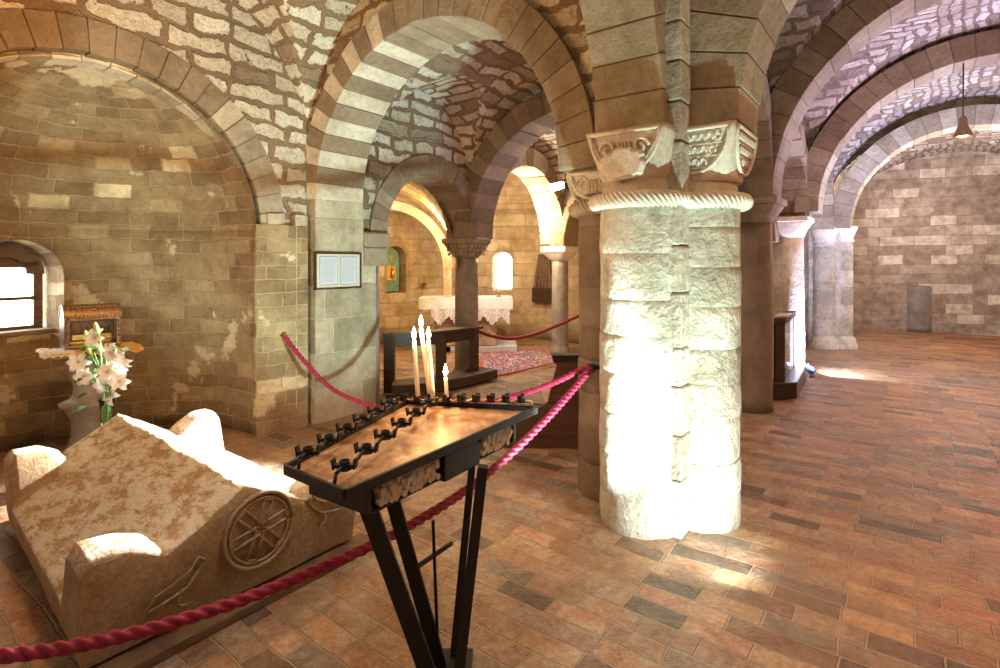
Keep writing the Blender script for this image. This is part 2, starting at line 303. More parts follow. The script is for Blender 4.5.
# ------------------------------------------------------------------ mesh builder
class MB:
    def __init__(s): s.v = []; s.f = []; s.uv = {}; s.t = {}; s.smooth = set(); s.tint = .5
    def vert(s, p): s.v.append(Vector(p)); return len(s.v)-1
    def face(s, idx, uv=None, smooth=False):
        k = len(s.f); s.f.append(tuple(idx)); s.t[k] = s.tint
        if uv: s.uv[k] = uv
        if smooth: s.smooth.add(k)
    def hexa(s, c):                      # 8 corners: bottom 0-3 ccw, top 4-7
        i = [s.vert(p) for p in c]
        for q in ((3, 2, 1, 0), (4, 5, 6, 7), (0, 1, 5, 4), (1, 2, 6, 5), (2, 3, 7, 6), (3, 0, 4, 7)): s.face([i[k] for k in q])
    def box(s, x0, x1, y0, y1, z0, z1, T=lambda x, y, z: Vector((x, y, z))):
        s.hexa([T(x0, y0, z0), T(x1, y0, z0), T(x1, y1, z0), T(x0, y1, z0), T(x0, y0, z1), T(x1, y0, z1), T(x1, y1, z1), T(x0, y1, z1)])
    def gbox(s, a0, a1, b0, b1, z0, z1): s.box(a0, a1, b0, b1, z0, z1, G)
    def grid(s, fn, nu, nv, uvf=None, smooth=True, close_u=False):
        k = [[s.vert(fn(i/nu, j/nv)) for j in range(nv+1)] for i in range(nu+(0 if close_u else 1))]
        n = len(k)
        for i in range(nu):
            for j in range(nv):
                i2 = (i+1) % n
                uv = None
                if uvf: uv = [uvf(x, y) for x, y in ((i/nu, j/nv), ((i+1)/nu, j/nv), ((i+1)/nu, (j+1)/nv), (i/nu, (j+1)/nv))]
                s.face((k[i][j], k[i2][j], k[i2][j+1], k[i][j+1]), uv, smooth)
        return k
    def lathe(s, c, prof, n=32, a0=0, a1=2*PI, smooth=True, rough=0, cap=True):
        """profile [(r, z)...] turned about the vertical through c"""
        full = abs(a1-a0-2*PI) < 1e-6; m = n if full else n+1; rings = []
        for r, z in prof:
            rg = []
            for i in range(m):
                t = a0+(a1-a0)*i/n; rr = r
                if rough: rr = r+rough*mnoise.noise(Vector((math.cos(t)*3+c[0], math.sin(t)*3+c[1], z*5)))
                rg.append(s.vert((c[0]+rr*math.cos(t), c[1]+rr*math.sin(t), c[2]+z)))
            rings.append(rg)
        for j in range(len(prof)-1):
            for i in range(n):
                i2 = (i+1) % m; r0 = max(prof[j][0], .05)
                u0, u1 = r0*(a0+(a1-a0)*i/n), r0*(a0+(a1-a0)*(i+1)/n)
                s.face((rings[j][i], rings[j][i2], rings[j+1][i2], rings[j+1][i]), [(u0, prof[j][1]), (u1, prof[j][1]), (u1, prof[j+1][1]), (u0, prof[j+1][1])], smooth)
        if cap:
            s.face(list(reversed(rings[0]))); s.face(rings[-1])
    def prism(s, poly, up, z0, z1, T=lambda x, y, z: Vector((x, y, z))):
        lo = [s.vert(T(x, y, z0)) for x, y in poly]; hi = [s.vert(T(x, y, z1)) for x, y in poly]; n = len(poly)
        s.face(list(reversed(lo))); s.face(hi)
        for i in range(n): s.face((lo[i], lo[(i+1) % n], hi[(i+1) % n], hi[i]))
    def tube(s, pts, r, n=8, taper=None, lobes=0, twist=0, amp=.2, cap=True):
        pts = [Vector(p) for p in pts]; rings = []; s_len = 0
        t0 = (pts[1]-pts[0]).normalized(); ref = Vector((0, 0, 1)) if abs(t0.z) < .9 else Vector((1, 0, 0))
        u = t0.cross(ref).normalized()
        for i, p in enumerate(pts):
            t = (pts[min(i+1, len(pts)-1)]-pts[max(i-1, 0)]).normalized()
            u = (u-t*u.dot(t)).normalized(); v = t.cross(u)
            if i: s_len += (pts[i]-pts[i-1]).length
            rr = r*(taper(i/(len(pts)-1)) if taper else 1); rg = []
            for k in range(n):
                a = 2*PI*k/n
                q = rr*(1+amp*(abs(math.cos(lobes/2*(a-twist*s_len)))*2-1)) if lobes else rr
                rg.append(s.vert(p+u*q*math.cos(a)+v*q*math.sin(a)))
            rings.append(rg)
        for i in range(len(pts)-1):
            for k in range(n): s.face((rings[i][k], rings[i][(k+1) % n], rings[i+1][(k+1) % n], rings[i+1][k]), None, True)
        if cap: s.face(list(reversed(rings[0]))); s.face(rings[-1])
    def bar(s, p, q, wd, hd, up=(0, 0, 1)):
        p, q = Vector(p), Vector(q); t = (q-p).normalized(); side = t.cross(Vector(up))
        if side.length < 1e-4: side = Vector((1, 0, 0))
        side.normalize(); u2 = side.cross(t).normalized(); A, B = side*wd/2, u2*hd/2
        s.hexa([p-A-B, p+A-B, p+A+B, p-A+B, q-A-B, q+A-B, q+A+B, q-A+B])
    def ball(s, c, rx, ry, rz, n=12, R=None):
        c = Vector(c); rings = []
        for j in range(1, n//2):
            ph = PI*j/(n//2); rg = []
            for i in range(n):
                th = 2*PI*i/n; d = Vector((rx*math.sin(ph)*math.cos(th), ry*math.sin(ph)*math.sin(th), rz*math.cos(ph)))
                if R: d = R @ d
                rg.append(s.vert(c+d))
            rings.append(rg)
        e = Vector((0, 0, rz)); e = R @ e if R else e
        t, bt = s.vert(c+e), s.vert(c-e)
        for i in range(n):
            i2 = (i+1) % n; s.face((t, rings[0][i], rings[0][i2]), None, True); s.face((bt, rings[-1][i2], rings[-1][i]), None, True)
            for j in range(len(rings)-1): s.face((rings[j][i], rings[j+1][i], rings[j+1][i2], rings[j][i2]), None, True)
    def build(s, name, mat, parent=None, origin=None, bevel=0, kind=None, flip=False):
        if parent is not None: org = world_loc(parent)
        elif origin is not None: org = Vector(origin)
        else: org = Vector((0, 0, 0))
        me = bpy.data.meshes.new(name); me.from_pydata([p-org for p in s.v], [], s.f); me.update()
        if flip: me.flip_normals()
        uvl = me.uv_layers.new(name='UVMap'); at = me.attributes.new('tint', 'FLOAT', 'FACE')
        data = [0.0]*(2*len(me.loops)); tints = []
        sm = []
        for p in me.polygons:
            k = p.index; tints.append(s.t[k]); sm.append(k in s.smooth)
            if k in s.uv:
                f = s.f[k]
                uvs = s.uv[k]
                if flip:
                    mp = {v: u for v, u in zip(f, uvs)}; uvs = [mp[me.loops[li].vertex_index] for li in p.loop_indices]
                for li, (u, v) in zip(p.loop_indices, uvs): data[2*li] = u; data[2*li+1] = v
            else:
                n = p.normal; na = .6*n.x+.8*n.y; nb = -.8*n.x+.6*n.y
                for li in p.loop_indices:
                    q = s.v[me.loops[li].vertex_index]; a = .6*q.x+.8*q.y; b = -.8*q.x+.6*q.y
                    if abs(n.z) > .7: u, v = b, a
                    elif abs(na) > abs(nb): u, v = b, q.z
                    else: u, v = a, q.z
                    data[2*li] = u; data[2*li+1] = v
        uvl.data.foreach_set('uv', data); at.data.foreach_set('value', tints); me.polygons.foreach_set('use_smooth', sm)
        o = bpy.data.objects.new(name, me); COL.objects.link(o); me.materials.append(M[mat] if isinstance(mat, str) else mat)
        if parent is not None: o.parent = parent
        else: o.location = org
        if bevel:
            bm = o.modifiers.new('bevel', 'BEVEL'); bm.width = bevel; bm.segments = 2; bm.limit_method = 'ANGLE'; bm.angle_limit = math.radians(40)
        if kind: o['kind'] = kind
        return o
def world_loc(o):
    v = Vector((0, 0, 0))
    while o is not None: v = v+Vector(o.location); o = o.parent
    return v
def tag(o, label, cat, group=None, kind=None):
    o['label'] = label; o['category'] = cat
    if group: o['group'] = group
    if kind: o['kind'] = kind
    return o
def thing(name, loc, label, cat, group=None, kind=None):
    o = bpy.data.objects.new(name, None); COL.objects.link(o); o.location = loc; o.empty_display_size = .1
    return tag(o, label, cat, group, kind)
def struct(o): o['kind'] = 'structure'; return o
def copy_tree(o, parent=None):
    c = o.copy(); COL.objects.link(c); c.parent = parent
    for ch in list(o.children): copy_tree(ch, c)
    return c

# ------------------------------------------------------------------ arches, spandrels, vaults
def arch_mesh(m, axis, c, lo, hi, ri, ro, z0, n, rise=1.0, t0=0, t1=PI, tints=None, gap=.006, jit=.006):
    def T(s_, d, z): return G(s_, d, z) if axis == 'a' else G(d, s_, z)
    for i in range(n):
        a0 = t0+(t1-t0)*i/n+gap/ri*.5; a1 = t0+(t1-t0)*(i+1)/n-gap/ri*.5; sub = 3
        m.tint = tints(i) if tints else random.uniform(.25, .68); dr = random.uniform(-jit, jit); dl = random.uniform(-jit, jit); dh = random.uniform(-jit, jit)
        rows = []
        for k in range(sub+1):
            t = a0+(a1-a0)*k/sub; cs, sn = math.cos(t), math.sin(t)*rise
            rows.append([m.vert(T(c+(ri+dr)*cs, lo+dl, z0+(ri+dr)*sn)), m.vert(T(c+(ri+dr)*cs, hi+dh, z0+(ri+dr)*sn)),
                         m.vert(T(c+ro*cs, hi+dh, z0+ro*sn)), m.vert(T(c+ro*cs, lo+dl, z0+ro*sn))])
        fl = (axis == 'a')
        def fc(q): m.face(q if fl else tuple(reversed(q)))
        for k in range(sub):
            r0, r1 = rows[k], rows[k+1]
            for q in range(4): fc((r0[q], r0[(q+1) % 4], r1[(q+1) % 4], r1[q]))
        fc((rows[0][3], rows[0][2], rows[0][1], rows[0][0])); fc(tuple(rows[-1]))
    # mortar bed just inside the blocks
def arch(label, axis, c, lo, hi, ri, ro, z0, n, **k):
    loc = G(c, (lo+hi)/2, z0) if axis == 'a' else G((lo+hi)/2, c, z0)
    root = thing('stone_arch', loc, label, 'arch', kind='structure')
    m = MB(); arch_mesh(m, axis, c, lo, hi, ri, ro, z0, n, **k); m.build('voussoirs', 'voussoir', root, bevel=.006)
    k2 = dict(k); k2.pop('tints', None)
    m = MB(); arch_mesh(m, axis, c, lo+.012, hi-.012, ri+.012, ro-.012, z0, 24, gap=0, jit=0, **{q: v for q, v in k2.items() if q in ('rise', 't0', 't1')})
    m.build('joint_mortar', 'mortar', root)
    return root
def spandrel(name, axis, lo, hi, s0, s1, c, r, z0, ztop, mat, rise=1.0, n=40):
    """wall slab between s0 and s1 above z0 with an arched cut of radius r"""
    def T(s_, d, z): return G(s_, d, z) if axis == 'a' else G(d, s_, z)
    m = MB(); xs = []
    N_ = n
    for i in range(N_+1):
        t = PI-PI*i/N_; xs.append((c+r*math.cos(t), z0+r*rise*math.sin(t)))
    cols = [(s0, z0)]+[p for p in xs if s0 < p[0] < s1]+[(s1, z0)]
    if cols[1][0] > c-r+1e-4: cols[0] = (s0, cols[1][1])
    if cols[-2][0] < c+r-1e-4: cols[-1] = (s1, cols[-2][1])
    for (xa, za), (xb, zb) in zip(cols, cols[1:]):
        if abs(xa-xb) < 1e-6: continue
        m.hexa([T(xa, lo, za), T(xb, lo, zb), T(xb, hi, zb), T(xa, hi, za), T(xa, lo, ztop), T(xb, lo, ztop), T(xb, hi, ztop), T(xa, hi, ztop)])
    return struct(m.build(name, mat))
def vault(name, ac, ha, bc, hb, z0, ra, rb, mat, n=64, rough=.02, blo=None):
    m = MB()
    def f(u, v):
        # denser towards the springing
        x = math.sin((u-.5)*PI); y = math.sin((v-.5)*PI)
        z = z0+max(ra*math.sqrt(max(0, 1-x*x)), rb*math.sqrt(max(0, 1-y*y)))
        p = G(ac+ha*x, bc+hb*y, z); k = mnoise.noise(p*2.2)*rough+mnoise.noise(p*6)*rough*.4; p.z += k
        return p
    def uvf(u, v, c):
        x = math.sin((c[0]-.5)*PI); y = math.sin((c[1]-.5)*PI)
        if ra*math.sqrt(max(0, 1-x*x)) > rb*math.sqrt(max(0, 1-y*y)): return (hb*math.sin((v-.5)*PI)+7, (u-.5)*PI*(ha+ra)/2)
        return (ha*math.sin((u-.5)*PI), (v-.5)*PI*(hb+rb)/2+3)
    k0 = len(m.f); m.grid(f, n, n)
    for i in range(n):
        for j in range(n):
            c = ((i+.5)/n, (j+.5)/n); m.uv[k0+i*n+j] = [uvf(x, y, c) for x, y in ((i/n, j/n), ((i+1)/n, j/n), ((i+1)/n, (j+1)/n), (i/n, (j+1)/n))]
    return struct(m.build(name, mat, flip=True))

# ================================================================== THE SHELL
# floor
m = MB()
p = [G(-3, -6), G(16, -6), G(16, 10), G(-3, 10)]
i = [m.vert(q) for q in p]; m.face(i, [(-6, -3), (-6, 16), (10, 16), (10, -3)])
lo = [m.vert(q-Vector((0, 0, .2))) for q in p]; m.face(list(reversed(lo)))
for k in range(4): m.face((i[k], lo[k], lo[(k+1) % 4], i[(k+1) % 4]))
struct(m.build('floor', 'floor'))

Z_S = 2.22
stripe = lambda i: (.30+.15*random.random()) if i % 2 else (.92+.08*random.random())
# main arch between the left pier and the near pier
arch('wide stone arch with pale and dark striped soffit, springing from the lobed pier to the framed notice', 'b', 3.31, 3.24, 3.82, 1.38, 1.66, Z_S, 27,
     tints=lambda i: (stripe(i) if i < 12 else random.uniform(.25, .6)))
spandrel('wall_cross', 'b', 3.30, 3.76, 1.25, 5.2, 3.31, 1.64, Z_S, 5.0, 'rubble')
# left wall with the great niche
NA, NR = 1.5, 1.25
spandrel('wall_left', 'a', 4.85, 5.35, -1.2, 3.35, NA, NR+.22, 1.89, 5.0, 'rubble')
arch('broad brown arch framing the large apse with the stone lid before it', 'a', NA, 4.83, 5.12, NR, NR+.25, 1.89, 25, tints=lambda i: random.uniform(.12, .42) if i > 6 else random.uniform(.5, .8))
arch('narrow pale inner edge of the large apse arch', 'a', NA, 4.95, 5.16, NR-.035, NR+.02, 1.89, 21, tints=lambda i: random.uniform(.75, 1))
for nm, a0, a1 in (('wall_left_pier', NA+NR+.0, 3.24), ('wall_left_end', -1.2, NA-NR)):
    m = MB(); m.gbox(a0, a1, 4.86, 5.35, 0, 1.89); struct(m.build(nm, 'jamb'))
m = MB(); m.gbox(2.98, 3.24, 4.855, 5.3, 1.89, 2.06); m.gbox(-1.2, .03, 4.855, 5.3, 1.89, 2.06); struct(m.build('trim_1', 'jamb'))
# slim pilaster strips between apse and arch
for k, (a0, a1, b0) in enumerate(((2.80, 2.95, 4.80), (3.06, 3.20, 4.76))):
    m = MB(); m.gbox(a0, a1, b0, 4.9, 0, 2.06)
    struct(m.build('trim_%d' % (k+2), 'ashlar', bevel=.01))
# apse: half cylinder and half dome
AR = 1.20
def apse_wall(name, c_a, c_b, R, z1, mat, cut=None):
    m = MB(); n = 72; T0, T1 = -.12, PI+.12
    def f(u, v):
        t = T0+(T1-T0)*u; p = G(c_a+R*math.cos(t), c_b+R*math.sin(t), z1*v)
        return p
    # closed slab with thickness so that the window can be cut through it
    inn = m.grid(f, n, 12, lambda u, v: (R*(T0+(T1-T0)*u), z1*v))
    def g(u, v):
        t = T0+(T1-T0)*u; return G(c_a+(R+.5)*math.cos(t), c_b+(R+.5)*math.sin(t), z1*v)
    out = m.grid(g, n, 12, lambda u, v: (R*(T0+(T1-T0)*u), z1*v))
    for k in range(n):
        m.face((inn[k][0], out[k][0], out[k+1][0], inn[k+1][0])); m.face((inn[k][12], inn[k+1][12], out[k+1][12], out[k][12]))
    for j in range(12):
        m.face((inn[0][j], inn[0][j+1], out[0][j+1], out[0][j])); m.face((inn[n][j], out[n][j], out[n][j+1], inn[n][j+1]))
    return struct(m.build(name, mat))
import bmesh
def fix_normals(o):
    bm = bmesh.new(); bm.from_mesh(o.data); bmesh.ops.recalc_face_normals(bm, faces=bm.faces); bm.to_mesh(o.data); bm.free()
def boolean_cut(o, cutters):
    fix_normals(o)
    for c in cutters:
        fix_normals(c)
        md = o.modifiers.new('cut', 'BOOLEAN'); md.operation = 'DIFFERENCE'; md.object = c; md.solver = 'EXACT'
    dg = bpy.context.evaluated_depsgraph_get(); me = bpy.data.meshes.new_from_object(o.evaluated_get(dg))
    o.modifiers.clear(); o.data = me
    for c in cutters: bpy.data.objects.remove(c)
def arch_prism(m, c, d, wdt, z0, z1, dep0, dep1, flare=1.0, n=16):
    """arched block: centre c on the floor, outward direction d, from dep0 to dep1 along d"""
    d = Vector(d).normalized(); sd = Vector((-d.y, d.x, 0)); rows = []
    for dep, sc_ in ((dep0, flare), (dep1, 1.0)):
        r = wdt/2*sc_; zb = z0-(sc_-1)*.12; zc = z1-wdt/2; pr = [(-r, zb), (r, zb)]+[(r*math.cos(PI*k/n), zc+r*math.sin(PI*k/n)) for k in range(n+1)]
        rows.append([m.vert(c+d*dep+sd*x+Vector((0, 0, z))) for x, z in pr])
    q = len(rows[0])
    m.face(list(reversed(rows[0]))); m.face(rows[1])
    for k in range(q): m.face((rows[0][k], rows[0][(k+1) % q], rows[1][(k+1) % q], rows[1][k]))
aw = apse_wall('wall_apse', NA, 4.95, AR, 1.95, 'apse')
wt = math.atan2(1.06, -.19)+.0
wc = G(NA, 4.95); wd = (G(math.cos(wt), math.sin(wt))).normalized()
c = MB(); arch_prism(c, wc, wd, .54, .98, 1.74, AR-.12, AR+.8, 1.22); boolean_cut(aw, [c.build('cut', 'apse')])
m = MB()
def dome(u, v):
    t = -.12+(PI+.24)*u; ph = PI/2*v; r = AR*math.cos(ph); p = G(NA+r*math.cos(t), 4.95+r*math.sin(t), 1.90+AR*math.sin(ph)*1.02)
    return p+Vector((0, 0, mnoise.noise(p*3)*.01))
m.grid(dome, 64, 24, lambda u, v: ((-.12+(PI+.24)*u)*AR, 1.9+AR*v*PI/2)); struct(m.build('ceiling_apse', 'apse', flip=True))
# window of the apse
W0 = wc+wd*(AR+.20)
wn = struct(bpy.data.objects.new('window_1', None)); COL.objects.link(wn); wn.location = W0
sdv = Vector((-wd.y, wd.x, 0))
m = MB(); arch_prism(m, wc, wd, .58, .98, 1.76, AR+.27, AR+.29); m.build('window_pane', 'sky', wn)
m = MB()
def WT(x, y, z): return W0+sdv*x+wd*y+Vector((0, 0, z))
for x0, x1, z0, z1 in ((-.27, -.20, 1.0, 1.5), (.20, .27, 1.0, 1.5), (-.23, .23, .98, 1.03), (-.23, .23, 1.26, 1.29), (-.23, .23, 1.55, 1.60)): m.box(x0, x1, .0, .05, z0, z1, WT)
n = 14
for k in range(n):
    t0, t1 = PI*k/n, PI*(k+1)/n
    m.hexa([WT(r*math.cos(t), y, 1.49+r*math.sin(t)) for r, t, y in ((.15, t0, 0), (.285, t0, 0), (.285, t0, .05), (.15, t0, .05), (.15, t1, 0), (.285, t1, 0), (.285, t1, .05), (.15, t1, .05))])
m.box(-.2, .2, .03, .045, 1.56, 1.70, WT)
m.build('window_frame', 'window_wood', wn)
m = MB(); m.box(-.30, .30, -.16, .06, .96, 1.0, WT); m.build('window_sill', 'voussoir', wn, bevel=.008)

# left pier
m = MB(); m.gbox(3.24, 3.83, 4.70, 5.35, 0, Z_S); struct(m.build('wall_jamb', 'jamb'))
m = MB(); m.gbox(3.83, 4.02, 4.72, 5.32, 0, 1.93); struct(m.build('wall_jamb_rear', 'jamb'))
m = MB(); m.lathe(G(4.01, 4.90, 0), [(.165, 0), (.165, 1.55)], 24, rough=.01); 
lp = thing('half_column', G(4.01, 4.90, 0), 'dark grey half column behind the framed notice', 'column', kind='thing')
m.build('shaft', 'grey_column', lp)
m = MB(); m.gbox(3.835, 4.17, 4.69, 5.3, 1.56, 1.76); m.gbox(3.835, 4.20, 4.675, 5.32, 1.76, 1.92); m.tint = .6; m.build('impost', 'voussoir', lp, bevel=.02)
# low arches of the arcade towards the choir
arch('low grey arch over the half column behind the notice, opening to the green niche', 'a', 5.02, 4.78, 5.30, .78, 1.02, 1.91, 17)
spandrel('wall_arcade', 'a', 4.82, 5.26, 3.76, 6.0, 5.02, 1.0, 1.91, 4.6, 'rubble')
arch('brightly lit arch over the rug, between the two slim choir columns', 'a', 7.17, 4.78, 5.28, 1.06, 1.32, 1.91, 19, rise=1.12, tints=lambda i: random.uniform(.5, 1))
spandrel('wall_arcade_choir', 'a', 4.82, 5.24, 5.9, 8.5, 7.17, 1.30, 1.91, 4.6, 'rubble', rise=1.12)
arch('dark striped cross arch springing from the round column behind the altar rail', 'b', 3.28, 5.70, 6.2, 1.50, 1.80, 1.93, 23, tints=lambda i: random.uniform(0, .3) if i % 2 else random.uniform(.35, .6))
arch('far cross arch springing beside the small square-capped choir column', 'b', 3.25, 8.15, 8.65, 1.50, 1.78, 1.87, 21)
arch('slender lit arch just right of the small choir column', 'a', 9.9, 4.8, 5.25, 1.2, 1.45, 1.91, 17, tints=lambda i: random.uniform(.5, 1))
spandrel('wall_arcade_end', 'a', 4.85, 5.2, 8.4, 11.6, 9.9, 1.43, 1.91, 4.6, 'rubble')
# vaults
vault('ceiling_bay', 1.62, 1.75, 3.2, 1.78, 2.25, 2.0, 2.05, 'rubble')
vault('ceiling_crossing', 4.80, 1.06, 3.22, 1.72, 2.05, 1.65, 1.85, 'rubble')
vault('ceiling_side', 7.15, 1.16, 3.22, 1.72, 1.95, 1.55, 1.85, 'rubble')
vault('ceiling_side_end', 10.1, 1.6, 3.22, 1.72, 1.95, 1.8, 1.85, 'rubble')
# nave (right): transverse arches
BR = 1.36; NC = -.70
def nave_arch(label, a, r, z0, n, ro=.29, **k): return arch(label, 'b', NC, a-.24, a+.24, r, r+ro, z0, n, **k)
nave_arch('pale green arch rising over the pier from its right carved capital', 3.60, 1.50, 2.42, 25, ro=.52, tints=lambda i: random.uniform(.5, .9))
nave_arch('nearest broad arch on the right, springing from the brown round column', 6.39, 1.84, 2.28, 29)
nave_arch('middle broad arch on the right, springing from the white lit column', 8.75, 1.72, 2.28, 27)
nave_arch('farthest broad arch on the right, springing from the clustered pier', 11.94, 1.60, 2.22, 25, ro=.32, tints=lambda i: random.uniform(.45, .95))
vault('ceiling_nave_near', 1.9, 1.75, NC, 2.03, 2.55, 2.0, 2.05, 'rubble')
vault('ceiling_nave', 5.0, 1.40, NC, 2.03, 2.35, 2.15, 2.12, 'rubble_far')
vault('ceiling_nave_middle', 7.57, 1.19, NC, 2.03, 2.3, 2.0, 2.05, 'rubble_far')
vault('ceiling_nave_far', 10.34, 1.62, NC, 2.03, 2.3, 1.95, 2.0, 'rubble_far')
vault('ceiling_nave_end', 13.9, 1.98, NC, 2.2, 2.2, 1.95, 1.85, 'rubble_far')
# longitudinal arches on the pier row
arch('pale soffit arch rising towards the viewer from the broken carved capital', 'a', 1.78, 1.15, 1.58, 1.32, 1.58, 2.40, 21, tints=lambda i: random.uniform(.5, .9))
spandrel('wall_row_near', 'a', 1.19, 1.54, -.2, 3.5, 1.78, 1.56, 2.40, 5.2, 'rubble')
for lab, s0, s1, z0 in (('dark brown arch between the lobed pier and the brown round column', 3.85, 6.17, 2.28), ('dark arch between the brown round column and the white lit column', 6.6, 8.55, 2.28), ('pale arch between the white lit column and the clustered pier', 8.95, 11.6, 2.2)):
    c_, r_ = (s0+s1)/2, (s1-s0)/2
    arch(lab, 'a', c_, BR-.22, BR+.22, r_, r_+.25, z0, 19)
    spandrel('wall_row', 'a', BR-.18, BR+.18, s0-.35, s1+.35, c_, r_+.23, z0, 5.2, 'rubble_far')
# far wall of the nave
m = MB(); c0 = Vector((7.0, 13.6, 0)); c1 = Vector((15.0, 10.55, 0)); e = Vector((.35, .93, 0))*.4
m.hexa([c0, c1, c1+e, c0+e, c0+Vector((0, 0, 5.5)), c1+Vector((0, 0, 5.5)), c1+e+Vector((0, 0, 5.5)), c0+e+Vector((0, 0, 5.5))])
for k in range(6):
    pass
o = m.build('wall_end', 'end_wall'); struct(o)
uvl = o.data.uv_layers[0]
dd = (c1-c0).normalized()
for l in o.data.loops:
    q = o.data.vertices[l.vertex_index].co; uvl.data[l.index].uv = ((q-c0).dot(dd), q.z)
m = MB(); m.gbox(12.1, 12.5, 1.2, 5, 0, 5.2); m.gbox(12.4, 15.5, 1.2, 1.6, 0, 5.2); struct(m.build('wall_end_side', 'end_wall'))
m = MB(); m.gbox(11.6, 12.1, 1.75, 5.2, 0, 4.8); struct(m.build('wall_side_end', 'ashlar'))
m = MB(); m.gbox(-2, 15.5, -3.3, -2.9, 0, 5.2); struct(m.build('wall_right', 'rubble_far'))

# ------------------------------------------------------------------ choir
CC = Vector((-.4, 9.2, 0)); CR = 2.5
m = MB()
def cw(R):
    def f(u, v):
        t = -.45+(PI+.9)*u; return CC+Vector((R*math.cos(t), R*math.sin(t), 2.75*v))
    return f
uvf = lambda u, v: ((-.45+(PI+.9)*u)*CR, 2.75*v)
n = 80; inn = m.grid(cw(CR), n, 8, uvf); out = m.grid(cw(CR+.5), n, 8, uvf)
for k in range(n): m.face((inn[k][0], out[k][0], out[k+1][0], inn[k+1][0])); m.face((inn[k][8], inn[k+1][8], out[k+1][8], out[k][8]))
for j in range(8): m.face((inn[0][j], inn[0][j+1], out[0][j+1], out[0][j])); m.face((inn[n][j], out[n][j], out[n][j+1], inn[n][j+1]))
cwo = struct(m.build('wall_choir', 'choir'))
def on_choir(x):                          # photo column -> point and outward direction on the choir wall
    r = (x-500)/F; A = 1+r*r; B = -2*(CC.x*r+CC.y); C_ = CC.x**2+CC.y**2-CR*CR
    Y = (-B+math.sqrt(B*B-4*A*C_))/(2*A); p = Vector((r*Y, Y, 0)); return p, (p-CC).normalized()
pw, dw = on_choir(502); pn, dn = on_choir(396)
c1_ = MB(); arch_prism(c1_, pw, dw, .30, 1.06, 1.76, -.06, .7, 1.5)
c2_ = MB(); arch_prism(c2_, pn, dn, .46, .98, 1.92, -.1, .30, 1.0)
boolean_cut(cwo, [c1_.build('cut', 'choir'), c2_.build('cut', 'choir')])
wn2 = struct(bpy.data.objects.new('window_2', None)); COL.objects.link(wn2); wn2.location = pw
m = MB(); arch_prism(m, pw, dw, .34, 1.04, 1.80, .34, .36); m.build('window_pane', 'sky_soft', wn2)
m = MB()
for x in (-.07, .07):
    s2 = Vector((-dw.y, dw.x, 0)); q = pw+dw*.32+s2*x; m.bar(q+Vector((0, 0, 1.05)), q+Vector((0, 0, 1.72)), .012, .012)
m.build('window_frame', 'marble', wn2)
# choir dome and front ring
m = MB()
def cd(u, v):
    t = -.2+(PI+.4)*u; ph = PI/2*v; r = CR*math.cos(ph); return CC+Vector((r*math.cos(t), r*math.sin(t), 2.72+1.3*math.sin(ph)))
m.grid(cd, 48, 16, lambda u, v: ((-.2+(PI+.4)*u)*CR, 2.7+v*3)); struct(m.build('ceiling_choir', 'choir', flip=True))
# inner arch and rubble vault seen through the low grey arch
def wring(name, cx, y0, y1, ri, ro, z0, n, mat, parent=None, t0=0, t1=PI):
    m = MB()
    for k in range(n):
        a0 = t0+(t1-t0)*k/n; a1 = t0+(t1-t0)*(k+1)/n; m.tint = random.uniform(.3, 1)
        m.hexa([Vector((cx+r*math.cos(t), y, z0+r*math.sin(t))) for r, t, y in ((ri, a0, y0), (ri, a0, y1), (ro, a0, y1), (ro, a0, y0), (ri, a1, y0), (ri, a1, y1), (ro, a1, y1), (ro, a1, y0))])
    return m.build(name, mat, parent)
r_ = thing('stone_arch', (-2.05, 9.9, 1.45), 'thin lit arch in front of the green niche, left inside the choir', 'arch', kind='structure')
wring('voussoirs', -2.05, 9.75, 9.95, 1.04, 1.20, 1.50, 24, 'carved', r_)
m = MB(); m.box(-1.01, -.87, 9.75, 9.95, 0, 1.50); m.box(-3.25, -3.09, 9.75, 9.95, 0, 1.5); m.build('jambs', 'choir', r_, bevel=.01)
m = MB()
def bv(u, v):
    t = PI*u; y = 7.6+2.2*v; R = 1.22+.25*(1-v); p = Vector((-2.05+R*math.cos(t), y, 1.50+R*1.05*math.sin(t))); return p+Vector((0, 0, mnoise.noise(p*3)*.03))
m.grid(bv, 40, 16); M['rubble_gold'] = mat_rubble('golden_rubble', [(0, (.55, .42, .24)), (1, (.78, .64, .42))], (.42, .28, .15), .24, .12, .025, .1)
struct(m.build('ceiling_choir_side', 'rubble_gold', flip=True))

# ================================================================== PIERS AND COLUMNS
def coursed(m, c, r, z0, z1, n=28, step=.27, a0=0, a1=2*PI, rough=.012, taper=0):
    """round shaft of separate courses"""
    z = z0
    while z < z1-.02:
        h = min(step*random.uniform(.8, 1.25), z1-z)
        if z1-(z+h) < .1: h = z1-z
        rr = r*(1-taper*(z-z0)/(z1-z0))+random.uniform(-.003, .003); m.tint = random.random()
        prof = [(rr-.004, z), (rr-.001, z+.005)]+[(rr, z+h*q/5) for q in (1, 2, 3, 4)]+[(rr-.001, z+h-.005), (rr-.004, z+h)]
        m.lathe((c[0], c[1], 0), prof, n, a0, a1, True, rough, cap=False); z += h
def rope_ring(m, c, R, z, r, a0, a1, lobes=9, tw=16):
    k = 320; m.tint = .9
    m.tube([(c[0]+R*math.cos(a0+(a1-a0)*i/k), c[1]+R*math.sin(a0+(a1-a0)*i/k), z) for i in range(k+1)], r, 36, None, lobes, tw, .26)

